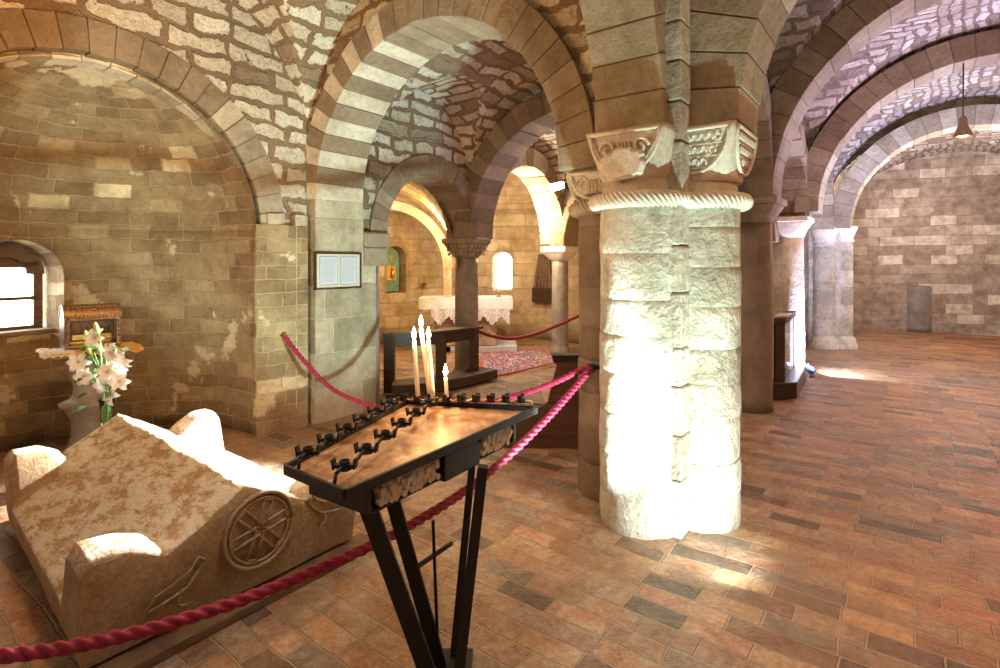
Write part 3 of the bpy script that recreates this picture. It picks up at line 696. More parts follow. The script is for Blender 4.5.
O1 = Vector((1.04, 3.63, 0))
ad = Vector((.6, .8, 0)); bd = Vector((-.8, .6, 0))
L2 = O1-ad*.28; L3 = O1-bd*.27; L1_ = O1+bd*.36; L4 = O1+ad*.26
pier = thing('clustered_pier', O1, 'near rough white lobed pier with floodlit base and rope-carved rings', 'pier', kind='thing')
lobes = [(L2, .25, math.atan2(-.8, -.6), 'half_shaft'), (L3, .24, math.atan2(-.6, .8), 'half_shaft'), (L1_, .20, math.atan2(.6, -.8), 'half_shaft'), (L4, .24, math.atan2(.8, .6), 'half_shaft')]
for c, r, an, nm in lobes:
    m = MB(); coursed(m, c, r, 0, 1.95, 40, .22, rough=.010); ob = m.build(nm, 'pier' if c is not L1_ else 'column', pier)  # left shaft gets darker stone, its shade put into the colour
m = MB()
def core_box(s, z0, z1, tint): m.tint = tint; m.hexa([O1+ad*x*s+bd*y*s+Vector((0, 0, z)) for z in (z0, z1) for x, y in ((-1, -1), (1, -1), (1, 1), (-1, 1))])
z = 0
while z < 2.42:
    h = min(random.uniform(.2, .3), 2.42-z); core_box(.25+random.uniform(-.004, .004), z+.002, z+h-.002, random.random()); z += h
m.build('core', 'pier', pier, bevel=.006)
RC = P(672, HZ, 3.265); RC.z = 0
m = MB(); z = 0
while z < 3.6:
    h = min(random.uniform(.22, .34), 3.6-z); m.tint = random.random(); s_ = .082+random.uniform(-.003, .004); j = random.uniform(-.003, .003)
    m.hexa([RC+ad*x*s_+bd*y*s_+Vector((j, 0, zz)) for zz in (z+.003, z+h-.003) for x, y in ((-1, -1), (1, -1), (2.2, 2.2), (-1, 1))]); z += h
m.build('corner_pilaster', 'pier', pier, bevel=.012)
# rope mouldings; darker stone on the left one paints in its shade
for c, r, an in ((L2, .25, lobes[0][2]), (L3, .24, lobes[1][2]), (L1_, .20, lobes[2][2])):
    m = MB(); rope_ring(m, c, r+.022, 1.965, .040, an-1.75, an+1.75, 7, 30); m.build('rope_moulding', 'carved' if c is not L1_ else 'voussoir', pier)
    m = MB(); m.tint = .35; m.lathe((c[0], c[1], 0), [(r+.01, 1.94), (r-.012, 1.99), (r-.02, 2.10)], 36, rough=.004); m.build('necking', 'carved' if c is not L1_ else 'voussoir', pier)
def cushion(parent, c, dirv, r, z0, z1, wt, mat='carved', carve='scroll', dep=None, tint=.9):
    """cushion capital: round below, square above, with a carved lunette on each exposed face"""
    d = Vector(dirv).normalized(); s = Vector((-d.y, d.x, 0)); dep = dep or wt
    m = MB(); m.tint = tint; n = 32; rows = []
    for k in range(9):
        q = k/8; f = q**.8; rg = []
        for i in range(n):
            t = 2*PI*i/n; cx, cy = math.cos(t), math.sin(t); mx = max(abs(cx), abs(cy))
            pr = Vector((cx*r, cy*r)); ps = Vector((cx/mx*dep/2, cy/mx*wt/2)); pp = pr.lerp(ps, f)
            rg.append(m.vert(Vector(c)+d*pp.x+s*pp.y+Vector((0, 0, z0+(z1-z0)*q))))
        rows.append(rg)
    for k in range(8):
        for i in range(n): m.face((rows[k][i], rows[k][(i+1) % n], rows[k+1][(i+1) % n], rows[k+1][i]), None, True)
    m.face(list(reversed(rows[0]))); m.face(rows[-1]); cap = m.build('capital', mat, parent)
    return cap, d, s
def relief_face(parent, base, sx, up, nrm, wd_, ht, kind, mat='carved'):
    """carving on a face: base centre of the face's top edge"""
    m = MB(); m.tint = .95
    def T(x, z, o=0): return Vector(base)+sx*x+up*z+nrm*o
    # lunette outline
    k = 22; m.tube([T(wd_/2*math.cos(PI+PI*i/k), ht*math.sin(PI+PI*i/k), .004) for i in range(k+1)], .011, 8)
    m.tube([T(-wd_/2, 0, .004), T(wd_/2, 0, .004)], .012, 8)
    if kind == 'leaf':
        for row, (zz, w2) in enumerate(((-.22, .82), (-.50, .68), (-.76, .42))):
            cnt = max(2, int(w2*wd_/.042))
            for q in range(cnt):
                x = (-.5+(q+.5)/cnt)*w2*wd_; R = Matrix.Rotation(0, 3, 'Z')
                kk = 8; c0_ = (x, zz*ht)
                m.tube([T(c0_[0]+.017*math.cos(t), c0_[1]+.022*math.sin(t), .006) for t in [2*PI*i/kk*.8-.5 for i in range(kk)]], .006, 6)
            m.tube([T(-w2*wd_/2, zz*ht-.034, .003), T(w2*wd_/2, zz*ht-.034, .003)], .004, 6)
    else:
        for sg in (-1, 1):
            pts = []
            for i in range(26):
                t = i/25*2.6*PI; rr = .055*(1-i/30)
                pts.append(T(sg*(wd_*.24+rr*math.cos(t)*.9), -ht*.40+rr*math.sin(t), .006))
            m.tube(pts, .009, 6)
        for q in range(4): m.tube([T(-.03+.02*q, -ht*.25, .006), T(-.045+.03*q, -ht*.75, .006)], .006, 6)
    m.build('relief', mat, parent)
# three capitals of the near pier
UP = Vector((0, 0, 1))
# right one: intact carved cushion
cap, d, s = cushion(pier, L3-bd*.03+Vector((0, 0, 0)), -bd, .22, 2.08, 2.40, .52, dep=.50)
def sloped(parent, c, nrm, s, half_dep, r, z0, z1, wt, kind, shift=0):
    """put a relief on the slanting face whose outward direction is nrm"""
    top = Vector(c)+nrm*half_dep+Vector((0, 0, z1)); bot = Vector(c)+nrm*r+Vector((0, 0, z0)); up = (top-bot).normalized()
    n2 = up.cross(s).normalized()
    if n2.dot(nrm) < 0: n2 = -n2
    relief_face(parent, top-up*.02+n2*.004, s, up, n2, wt*.86, (top-bot).length*.80, kind)
sloped(pier, L3-bd*.03, -ad, bd, .26, .22, 2.08, 2.40, .50, 'leaf')
sloped(pier, L3-bd*.03, -bd, ad, .25, .22, 2.08, 2.40, .52, 'leaf')
cap, d, s = cushion(pier, L2, -ad, .23, 2.08, 2.38, .50, dep=.50, tint=.6)
sloped(pier, L2, -ad, bd, .25, .23, 2.08, 2.38, .50, 'scroll')
cap, d, s = cushion(pier, L1_, bd, .18, 2.06, 2.22, .44, dep=.42, tint=.9)
m = MB(); m.tint = .6
sloped(pier, L1_, -ad, bd, .21, .18, 2.00, 2.22, .40, 'scroll')
sloped(pier, L1_, bd, ad, .21, .18, 2.00, 2.22, .42, 'scroll')
# broken plaster crust on the left capital, ragged edged
m = MB(); m.tint = .95
cc = L2-ad*.262+Vector((0, 0, 2.2)); ring = []
for i in range(26):
    t = 2*PI*i/26; rr = 1+.35*mnoise.noise(Vector((math.cos(t)*2, math.sin(t)*2, 3.1)))
    ring.append((.15*math.cos(t)*rr, .095*math.sin(t)*rr))
lo_ = [m.vert(cc+bd*x+Vector((0, 0, z-.03))) for x, z in ring]; hi_ = [m.vert(cc-ad*.025+bd*x*.85+Vector((0, 0, z*.85-.03))) for x, z in ring]
m.face(hi_); [m.face((lo_[i], lo_[(i+1) % 26], hi_[(i+1) % 26], hi_[i])) for i in range(26)]
m.build('broken_plaster', 'carved', pier, bevel=.006)

# round columns
def column(name, label, x, d, r, z_neck, z_top, wt, mat, capmat='voussoir', base=True, tint=.5, rough=.008, carve=None, abacus=.07):
    c = Vector(((x-500)*d/F, d, 0)); root = thing(name, c, label, 'column', kind='thing')
    m = MB(); m.tint = tint; nz = 14
    m.lathe(c, [(r*1.03, 0)]+[(r*(1.02-.05*k/nz), z_neck*k/nz) for k in range(1, nz+1)], 36, rough=rough); m.build('shaft', mat, root)
    if base:
        m = MB(); m.tint = .5; m.lathe(c, [(r*1.28, 0), (r*1.30, .04), (r*1.12, .08), (r*1.06, .12), (r*1.02, .13)], 32, cap=False, rough=.006); m.build('base', mat, root)
    cushion(root, c, ad, r*.97, z_neck, z_top-abacus, wt*.92, capmat, tint=tint)
    m = MB(); m.tint = tint+.1; m.hexa([c+ad*xx*wt/2+bd*yy*wt/2+Vector((0, 0, zz)) for zz in (z_top-abacus, z_top) for xx, yy in ((-1, -1), (1, -1), (1, 1), (-1, 1))]); m.build('abacus', capmat, root, bevel=.012)
    return root, c
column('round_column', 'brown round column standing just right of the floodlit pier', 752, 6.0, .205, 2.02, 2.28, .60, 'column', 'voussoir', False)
r_, c_ = column('round_column', 'white lit column behind the dark upright case, with broad plain capital', 787, 7.75, .215, 1.94, 2.22, .60, 'pier', 'carved', True, .8)
r_, c_ = column('round_column', 'dark round column with carved capital behind the curved altar rail', 466.5, 7.8, .165, 1.66, 1.93, .50, 'grey_column', 'voussoir', True, .55)
for nrm, s_ in ((-ad, bd), (-bd, ad)):
    top = c_+nrm*.23+Vector((0, 0, 1.85)); m = MB(); m.tint = .8
    for q in range(5):
        for w_ in range(3): m.ball(top+s_*(-.16+.08*q)-nrm*.02*w_+Vector((0, 0, -.03-.055*w_)), .022, .022, .024, 8)
    m.build('relief', 'voussoir', r_)
r_, c_ = column('round_column', 'slim grey choir column with square moulded capital, left of the lobed pier', 560, 9.7, .145, 1.62, 1.87, .50, 'grey_column', 'carved', True, .6, abacus=.10)
# rear clustered pier
c3 = P(826, HZ, 10.5); c3.z = 0
pr3 = thing('clustered_pier', c3, 'distant clustered pier of pale bands at the end of the column row', 'pier', kind='thing')
def lobe_col(c, r):
    m = MB(); coursed(m, c, r, .22, 1.98, 24, .32, rough=.006); m.build('half_shaft', 'pier', pr3)
    m = MB(); m.tint = .7; m.lathe(c, [(r*1.35, 0), (r*1.35, .08), (r*1.2, .11), (r*1.25, .15), (r*1.05, .21), (r, .23)], 28, cap=False); m.build('base', 'pier', pr3)
    m = MB(); m.tint = .9; m.lathe(c, [(r*1.1, 1.97), (r*1.12, 2.0), (r*1.0, 2.03), (r*1.3, 2.20), (r*1.35, 2.20), (r*1.35, 2.26)], 28, rough=.003); m.build('capital', 'carved', pr3)
lobe_col(c3-bd*.24-ad*.02, .20); lobe_col(c3-ad*.28, .18); lobe_col(c3+ad*.2, .2)
m = MB(); m.tint = .6; m.hexa([c3+ad*x*.26+bd*y*.26+Vector((0, 0, zz)) for zz in (0, 2.3) for x, y in ((-1, -1), (1, -1), (1, 1), (-1, 1))]); m.build('core', 'pier', pr3)
# column stump by the end wall
cs = Q(915.5, 330.5); m = MB(); m.tint = .25; m.lathe(cs, [(.355, 0), (.36, .1), (.35, .5), (.355, 1.0), (.34, 1.06)], 40, rough=.02)
tag(m.build('column_stump', 'grey_column', origin=cs), 'short grey column stump standing against the end wall', 'stump')

# ================================================================== THE STONE LID
A0, A1, B0, B1, ZB = .69, 1.97, 2.47, 4.34, .06
lid = thing('sarcophagus_lid', G((A0+A1)/2, (B0+B1)/2, ZB), 'weathered gabled stone coffin lid with corner horns and carved wheel cross', 'sarcophagus')
def lid_z(a, b):
    am = (A0+A1)/2; s = min(a-A0, A1-a); z = .56-.54*abs(a-am)
    z += .004*math.sin(b*9)
    e = min(b-B0, B1-b)
    hz = 0
    if s < .36 and e < .30:
        q = s/.36; hz = .50*(math.cos(q*PI/2)**.55 if q < 1 else 0)*1.0+.0
        hz = .33+.15*max(0, 1-(max(0, q-.25)/.75)**2) if q < 1 else 0
        k = min(1, max(0, (.30-e)/.10)); hz = hz*k+z*(1-k) if hz > z else z
        if s < .03: hz -= (.03-s)*1.5
        if e < .02: hz -= (.02-e)*1.2
    return max(z, hz) if e < .3 and s < .36 else z
m = MB(); na, nb = 84, 130
def lf(u, v):
    a = A0+(A1-A0)*u; b = B0+(B1-B0)*v; z = lid_z(a, b); a += (.085-.05*u)*(b-B0); p = G(a, b, z)
    z += .008*mnoise.noise(p*4)+.006*mnoise.noise(p*17); return G(a, b, z)
k = m.grid(lf, na, nb)
# skirts
def skirt(ids, nrm):
    prev = None; rows = 8
    for j, idx in enumerate(ids):
        top = m.v[idx]; col = [idx]
        for q in range(1, rows+1):
            zz = top.z+(ZB-top.z)*q/rows; pp = Vector((top.x, top.y, zz)); cc_ = G(1.42, 3.41, zz); rd = (pp-cc_)
            pp = cc_+rd*(1-.035*(q/rows)**2)+rd.normalized()*(.010*mnoise.noise(pp*5)+.004*mnoise.noise(pp*19))*min(1, q/2); col.append(m.vert(pp))
        if prev: [m.face((prev[q], prev[q+1], col[q+1], col[q]), None, True) for q in range(rows)]
        prev = col
skirt([k[i][0] for i in range(na+1)], -bd); skirt([k[na][j] for j in range(nb+1)], ad)
skirt([k[i][nb] for i in range(na, -1, -1)], bd); skirt([k[0][j] for j in range(nb, -1, -1)], -ad)
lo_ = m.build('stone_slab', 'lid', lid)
fix_normals(lo_)
# wheel cross and birds, raised lines on the gable end
m = MB(); wcx, wcz = 1.40, .335
def FT(x, z, o=.0): return G(wcx+x, B0-.004-o, wcz+z)
for R_, rr in ((.170, .010), (.146, .006)): m.tube([FT(R_*math.cos(2*PI*i/48), R_*math.sin(2*PI*i/48)) for i in range(49)], rr, 8)
for q in range(6):
    t = PI*q/3+.2
    for sg in (-1, 1): m.tube([FT(.02*math.cos(t+sg*1.4), .02*math.sin(t+sg*1.4)), FT(.135*math.cos(t+sg*.17), .135*math.sin(t+sg*.17))], .006, 6)
    m.tube([FT(.135*math.cos(t-.17+.34*j/4), .135*math.sin(t-.17+.34*j/4)) for j in range(5)], .006, 6)
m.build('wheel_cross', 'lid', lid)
for cx, fl in ((-.36, 1), (.36, -1)):
    m = MB(); zb = -.10 if cx < 0 else -.02
    m.tube([FT(cx+fl*x, zb+z) for x, z in ((-.13, -.05), (-.09, .0), (-.02, .02), (.05, .05), (.08, .09), (.11, .07), (.08, .03), (.03, -.02), (-.05, -.04), (-.13, -.05))], .006, 6)
    m.tube([FT(cx+fl*x, zb+z) for x, z in ((0, -.03), (0, -.08), (.03, -.09))], .005, 6)
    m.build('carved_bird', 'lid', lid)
# plinth boards
pl = thing('wooden_plinth', G(1.36, 3.45, 0), 'low wooden plinth of long boards beneath the stone coffin lid', 'plinth')
m = MB(); m.gbox(.86, 1.90, 2.55, 2.62, 0, .06); m.build('board', 'plinth', pl, bevel=.005)
m = MB(); m.gbox(.74, 2.06, 2.40, 2.54, 0, .045); m.build('board', 'plinth', pl, bevel=.005)
m = MB(); m.gbox(.90, 1.92, 2.63, 4.30, 0, .06); m.build('platform', 'plinth', pl, bevel=.005)

# ================================================================== CANDLE RACK
NL, NR_, FR, FL = Q(285, 467, .9), Q(345, 492, .9), Q(537, 408, .9), Q(408, 401, .9)
rack = thing('candle_rack', Q(446, 662, 0), 'black iron votive candle rack with copper tray standing by the stone lid', 'candle stand')
def ins(p, q, t): return p.lerp(q, t)
cen = (NL+NR_+FR+FL)/4
m = MB(); q4 = [p.lerp(cen, .03) for p in (NL, NR_, FR, FL)]
lo4 = [p-Vector((0, 0, .022)) for p in q4]; hi4 = [p-Vector((0, 0, .012)) for p in q4]; m.hexa(lo4+hi4); m.build('tray', 'tray', rack)
m = MB()
for p, q in ((NL, NR_), (NR_, FR), (FR, FL), (FL, NL)): m.bar(p-Vector((0, 0, .008)), q-Vector((0, 0, .008)), .014, .034)
m.build('tray_rim', 'iron', rack, bevel=.003)
rail1 = [P(300, 459, 1.83), P(397, 400, 2.70)]; rail2 = [P(336, 474, 1.73), P(436, 399, 2.62)]; rail3 = [P(386, 399, 2.78), P(531, 401, 2.62)]
holder_proto = None
def holder(parent, p, dirv):
    global holder_proto
    d = Vector(dirv).normalized(); s = d.cross(UP).normalized(); m = MB()
    m.lathe(p-Vector((0, 0, .006)), [(.024, 0), (.026, .005), (.016, .010), (.018, .030), (.014, .030), (.012, .012)], 12)
    m.bar(p-s*.040+UP*.004, p+s*.040+UP*.010, .020, .010); m.bar(p+s*.036, p+s*.042+UP*.036, .022, .007); m.bar(p-s*.036-UP*.008, p-s*.042+UP*.026, .022, .007)
    m.build('candle_holder', 'iron', parent, bevel=.001)
for (r0, r1), cnt in ((rail1, 6), (rail2, 6), (rail3, 10)):
    d = (r1-r0).normalized(); m = MB(); k = 60
    pts = [r0.lerp(r1, i/k)+UP*(.006*math.sin(i/k*cnt*2*PI)) for i in range(k+1)]; m.tube(pts, .0065, 8)
    m.tube([r0, r0-UP*.03-d*.01], .006, 8); m.tube([r1, r1-UP*.03], .006, 8)
    m.build('candle_rail', 'iron' if cnt == 6 else 'sand', rack)
    for i in range(cnt): holder(rack, r0.lerp(r1, (i+.35)/cnt), d)
# under-tray boxes
def side_box(m, p0, p1, wid, zt, zb):
    d = (p1-p0).normalized(); s = Vector((-d.y, d.x, 0)); c = [p0-s*wid/2, p1-s*wid/2, p1+s*wid/2, p0+s*wid/2]
    m.hexa([Vector((p.x, p.y, zb)) for p in c]+[Vector((p.x, p.y, zt)) for p in c])
axd = ((FR+FL)/2-(NL+NR_)/2).normalized()
sdx = Vector((axd.y, -axd.x, 0))
def RP(x, y, z): return Vector((0, 0, 0))+(NR_+FR)/2+axd*y-sdx*x*1.0+Vector((0, 0, z-.9))
edge = (FR-NR_).normalized(); inn_ = Vector((-edge.y, edge.x, 0))
def EP(s_, t_, z): p = NR_.lerp(FR, s_)+inn_*t_; return Vector((p.x, p.y, z))
m = MB()
def ebox(s0, s1, t0, t1, z0, z1): m.hexa([EP(s0, t0, z0), EP(s1, t0, z0), EP(s1, t1, z0), EP(s0, t1, z0), EP(s0, t0, z1), EP(s1, t0, z1), EP(s1, t1, z1), EP(s0, t1, z1)])
ebox(.46, .66, .05, .30, .74, .875); m.build('money_box', 'iron', rack, bevel=.004)
m = MB(); ebox(.14, .90, .34, .37, .76, .875); ebox(.14, .46, .06, .36, .752, .76); ebox(.66, .92, .06, .36, .752, .76); ebox(.90, .92, .06, .36, .76, .875); ebox(.12, .14, .06, .36, .76, .875); m.build('candle_shelf', 'iron', rack, bevel=.002)
for s0, s1 in ((.17, .45), (.68, .89)):
    bun = thing('candle_bundle', EP((s0+s1)/2, .15, .77), 'heap of unused white candles under the near end of the rack tray' if s0 < .3 else 'smaller heap of unused white candles under the far end of the rack tray', 'candles', 'spare candles under the rack')
    rr = .012; cnt = 15 if s0 < .3 else 11
    proto = None
    for row in range(4):
        for q in range(cnt):
            sx_ = s0+.012+(s1-s0-.024)*(q+.5*(row % 2))/(cnt-.5)
            if sx_ > s1-.012: continue
            p = EP(sx_, .055+random.uniform(-.008, .012), .762+rr+row*.021)
            if proto is None:
                mm = MB(); mm.tube([p, p+inn_*.20], rr, 8); proto = mm.build('candle', 'wax_dull', bun); pp0 = p
            else:
                o = proto.copy(); COL.objects.link(o); o.location = p-pp0
# legs
def leg(p, q, wd_, hd, up=(0, -1, 0)):
    m = MB(); m.bar(p, q, wd_, hd, up); m.build('leg', 'iron', rack, bevel=.003)
foot = Q(446, 668, .0)
leg(P(362, 490, 1.88), P(434, 690, 2.06), .064, .018); leg(P(384, 470, 2.08), P(444, 680, 2.16), .054, .018)
leg(P(483, 466, 2.12), P(457, 690, 2.06), .040, .05); leg(P(472, 466, 2.30), P(452, 672, 2.20), .03, .02)
m = MB(); m.bar(P(353, 482, 1.84), P(363, 492, 1.88), .064, .018, (0, -1, 0)); m.bar(EP(.08, .02, .875), EP(.95, .02, .875), .02, .02); m.bar(EP(.2, .05, .865), EP(.2, .38, .865), .03, .015); m.bar(EP(.62, .0, .865), EP(.62, .44, .865), .03, .015); m.build('tray_support', 'iron', rack, bevel=.002)
m = MB(); c_ = Vector((-.20, 2.13, 0)); m.box(c_.x-.09, c_.x+.09, c_.y-.14, c_.y+.12, 0, .022); m.build('base_plate', 'iron', rack, bevel=.004)
m = MB(); m.bar(P(433, 520, 2.15), P(438, 655, 2.15), .012, .012); m.bar(P(417, 567, 2.06), P(452, 543, 2.26), .012, .016); m.build('cross', 'iron', rack, bevel=.002)
m = MB(); m.box(c_.x-.07, c_.x-.03, c_.y+.02, c_.y+.07, .022, .045); m.build('cross_socket', 'gold', rack, bevel=.004)

# burning candles
def candle(label, bot, top, r):
    root = thing('burning_candle', bot, label, 'candle', 'burning votive candles')
    m = MB(); bot, top = Vector(bot), Vector(top); m.tube([bot.lerp(top, i/6) for i in range(7)], r, 14, lambda t: 1 - .12*t); m.build('wax_stick', 'wax', root)
    m = MB(); m.tube([top, top+Vector((.001, 0, .012))], .0015, 6); m.build('wick', 'iron', root)
    m = MB(); prof = [(.002, 0), (.009, .008), (.0115, .018), (.0095, .032), (.005, .046), (.0006, .060)]
    m.lathe(top+Vector((0, 0, .006)), prof, 14); m.build('flame', 'flame', root)
    point('candle_light', top+Vector((0, -.02, .05)), 2.0, (1, .62, .25), .012)
candle('tall lit candle at the left end of the trio on the rack', P(418, 396, 2.70), P(414, 340, 2.70), .0115)
candle('tallest lit candle of the rack, leaning left between two others', P(430, 397, 2.70), P(421, 328, 2.70), .0115)
candle('tall lit candle at the right end of the trio on the rack', P(433, 398, 2.68), P(428.5, 340, 2.68), .0115)
candle('short lit candle standing alone to the right of the tall trio', P(447, 397, 2.68), P(445.5, 377, 2.68), .0105)

# ================================================================== ROPES
def rope(label, pts, r, mat, step=.008, lob=3, tw=44):
    pts = [Vector(p) for p in pts]; out = []
    n = len(pts)
    for i in range(n-1):                 # Catmull-Rom
        p0, p1, p2, p3 = pts[max(i-1, 0)], pts[i], pts[i+1], pts[min(i+2, n-1)]; k = max(2, int((p2-p1).length/step))
        for j in range(k):
            t = j/k; out.append(.5*((2*p1)+(p2-p0)*t+(2*p0-5*p1+4*p2-p3)*t*t+(3*p1-p0-3*p2+p3)*t**3))
    out.append(pts[-1]); m = MB(); m.tube(out, r, 24, None, lob, tw, .30)
    o = m.build('barrier_rope', mat, origin=pts[0]); return tag(o, label, 'rope')
hook = P(592, 368, 3.62)
rope('thick crimson twisted rope sagging across the front of the stone lid', [hook, P(545, 421, 3.05), P(480, 480, 2.6), P(400, 531, 2.22), P(300, 577, 1.92), P(200, 614, 1.74), P(100, 641, 1.64), P(-10, 657, 1.58), P(-160, 660, 1.5)], .0165, 'rope')
rope('crimson rope hung behind the candle rack from the wall beside the apse', [P(285, 336, 5.17), P(300, 356, 5.1), P(330, 387, 4.95), P(366, 404, 4.75), P(410, 413, 4.5), P(450, 412, 4.3), P(500, 400, 4.05), P(548, 385, 3.8), hook+Vector((-.01, .03, .01))], .0165, 'rope')
rope('thin dark red rope closing the lit choir arch above the rug', [P(476, 330, 7.62), P(492, 336, 7.8), P(512, 338.5, 8.1), P(535, 334, 8.4), P(556, 326, 8.8), P(574, 318, 9.0), P(590, 312, 9.1)], .022, 'rope_far', .03, 3, 40)
m = MB(); m.tube([hook+Vector((.09, .06, .0)), hook+Vector((.0, 0, 0))], .016, 10); m.ball(hook, .03, .03, .03, 12)
tag(m.build('rope_hook', 'iron', origin=hook), 'dark iron hook on the pier holding both crimson ropes', 'hook')
hk = P(284, 334, 5.22); m = MB(); m.ball(hk, .022, .022, .022, 12); m.tube([hk, hk+bd*.06], .01, 8)
tag(m.build('wall_hook', 'bronze', origin=hk), 'small brass hook on the wall strip beside the apse', 'hook')

# ================================================================== FRAMED NOTICE on the jamb (faces -b)
bF = 4.675
def FA(x, y):                            # photo point on plane b = bF
    r = (x-500)/F; Y = bF/(.6-.8*r); return Y*(.6*r+.8), H+(HZ-y)*Y/F
a0, zt = FA(314.5, 252); a1, _ = FA(361, 253); zb = FA(314.5, 290)[1]
fr = thing('notice_frame', G((a0+a1)/2, bF, zb), 'dark framed pair of printed sheets hung on the arch jamb', 'picture frame')
m = MB(); t_ = .018
for q in ((a0, a1, zt-t_, zt), (a0, a1, zb, zb+t_), (a0, a0+t_, zb, zt), (a1-t_, a1, zb, zt)): m.gbox(q[0], q[1], bF-.012, bF+.02, q[2], q[3])
m.build('frame', 'wood', fr)
m = MB(); m.gbox(a0+t_*.5, a1-t_*.5, bF, bF+.015, zb+t_*.5, zt-t_*.5); m.build('mount', 'mount', fr)
w_ = a1-a0; h_ = zt-zb
for s0, s1 in ((.11, .47), (.54, .89)):
    m = MB(); m.gbox(a0+w_*s0-.006, a0+w_*s1+.006, bF-.003, bF, zb+h_*.11, zt-h_*.11); m.build('sheet_border', 'ink', fr)
    m = MB(); m.gbox(a0+w_*s0, a0+w_*s1, bF-.005, bF-.003, zb+h_*.13, zt-h_*.13); sh = m.build('sheet', 'paper', fr)
    m = MB(); zz = zt-h_*.2; k = 0
    while zz > zb+h_*.2:
        l0 = .12 if k % 5 == 0 else .05; l1 = random.uniform(.75, .95)
        m.gbox(a0+w_*(s0+(s1-s0)*l0), a0+w_*(s0+(s1-s0)*l1), bF-.0065, bF-.005, zz-.0022, zz); zz -= .0115; k += 1
    m.build('printed_lines', 'ink', sh)

# ================================================================== RELIQUARY on its pedestal with flowers
pc = G(1.50, 5.45, 0); sx_ = Vector((1, 0, 0))
DP = 4.45
pc = P(88, HZ, DP); pc.z = 0
ped = thing('stone_pedestal', pc, 'grey baluster stone pedestal in the apse under the reliquary', 'pedestal')
m = MB(); m.tint = .6; m.lathe(pc, [(.20, 0), (.21, .05), (.15, .10), (.11, .20), (.11, .34), (.15, .42), (.185, .455), (.19, .475), (.13, .50), (.10, .53), (.095, .62), (.115, .68), (.15, .76), (.16, .80), (.16, .84)], 40, rough=.003); m.build('baluster', 'grey_column', ped)
m = MB(); m.tint = .4
PS = .90
def PT(x, y, z, a=.80): x, y = x*PS, y*PS; return pc+Vector((x*math.cos(a)-y*math.sin(a), x*math.sin(a)+y*math.cos(a), z))
m.box(-.22, .22, -.16, .16, .84, .90, PT); m.build('slab', 'voussoir', ped, bevel=.01)
tc_ = thing('gold_cloth', PT(0, 0, .90), 'gold and white fringed cloth under the bronze reliquary', 'cloth')
m = MB(); m.grid(lambda u, v: PT(-.34+.72*u, -.24+.46*v, .905+.006*math.sin(u*40)*(1-v)-(.035*(1-v/.15) if v < .15 else 0)+(.008*math.sin(u*25))), 60, 16); m.box(-.32, .36, -.23, .2, .898, .903, PT)
m.build('cloth', 'gold_cloth', tc_)
m = MB(); m.grid(lambda u, v: PT(-.36+.24*u, -.25+.3*v, .915+.008*math.sin(u*30+v*5)-(.03*(1-v/.2) if v < .2 else 0)), 20, 12); m.build('lace_corner', 'cloth', tc_)
zr = .925
rel = thing('reliquary', PT(0, 0, zr), 'barrel-topped bronze reliquary casket with glass front beside the window', 'reliquary')
def RT(x, y, z): return PT(x+.02, y, z+zr)
m = MB(); wx, wy, hh = .205, .13, .235
m.box(-wx, wx, -wy, wy, 0, .018, RT); m.box(-wx, wx, wy-.012, wy, .018, hh, RT)
for x0 in (-wx, wx-.035): m.box(x0, x0+.035, -wy, -wy+.02, .018, hh, RT)
m.box(-wx, -wx+.012, -wy, wy, .018, hh, RT); m.box(wx-.012, wx, -wy, wy, .018, hh, RT); m.box(-wx, wx, -wy, -wy+.02, hh-.02, hh, RT)
m.build('casket', 'bronze', rel, bevel=.003)
m = MB(); k = 16
for i in range(k):
    t0, t1 = PI*i/k, PI*(i+1)/k; cs_ = [(.0, 0)]
    r0_ = wy+.004
    m.hexa([RT(x, r*math.cos(t), hh+r*.75*math.sin(t)) for x in (-wx-.006, wx+.006) for r, t in ((r0_-.012, t0), (r0_, t0), (r0_, t1), (r0_-.012, t1))])
for xx in (-wx-.004, wx-.004):
    ring = [m.vert(RT(xx+.004, r0_*math.cos(PI*i/k), hh+r0_*.75*math.sin(PI*i/k))) for i in range(k+1)]; m.face(ring)
lidr = m.build('vaulted_lid', 'bronze', rel)
m = MB()
for x in [(-.17+.028*i) for i in range(13)]: m.ball(RT(x, -wy-.002, hh+.008), .010, .006, .010, 8)
for x in [(-.17+.028*i) for i in range(13)]: m.ball(RT(x, -wy*.55, hh+.083), .010, .010, .006, 8)
m.tube([RT(.0+.022*math.cos(2*PI*i/14), -wy*.93+.0, hh+.048+.016*math.sin(2*PI*i/14)) for i in range(15)], .004, 6); m.build('lid_ornament', 'gold', rel)
m = MB()
for sg in (-1, 1):
    for q in range(5): m.ball(RT(sg*(wx-.018), -wy-.003, .045+.038*q), .011, .006, .015, 8)
m.build('corner_ornament', 'bronze', rel)
m = MB(); m.box(-.155, .155, -wy+.002, -wy+.016, .05, .062, RT); m.box(-.155, .155, -wy+.002, -wy+.016, .20, .212, RT); m.box(-.165, -.150, -wy+.002, -wy+.016, .05, .212, RT); m.box(.150, .165, -wy+.002, -wy+.016, .05, .212, RT); m.build('window_frame', 'brown_wood', rel)
m = MB(); m.box(-.15, .15, -.02, .02, .02, .09, RT); m.ball(RT(0, -.03, .085), .05, .035, .022, 12); m.build('relic', 'gold', rel)
for sx2 in (-1, 1):
    for sy in (-1, 1): m = MB(); m.ball(RT(sx2*(wx-.02), sy*(wy-.02), -.010), .016, .016, .012, 8); m.build('foot', 'bronze', rel)

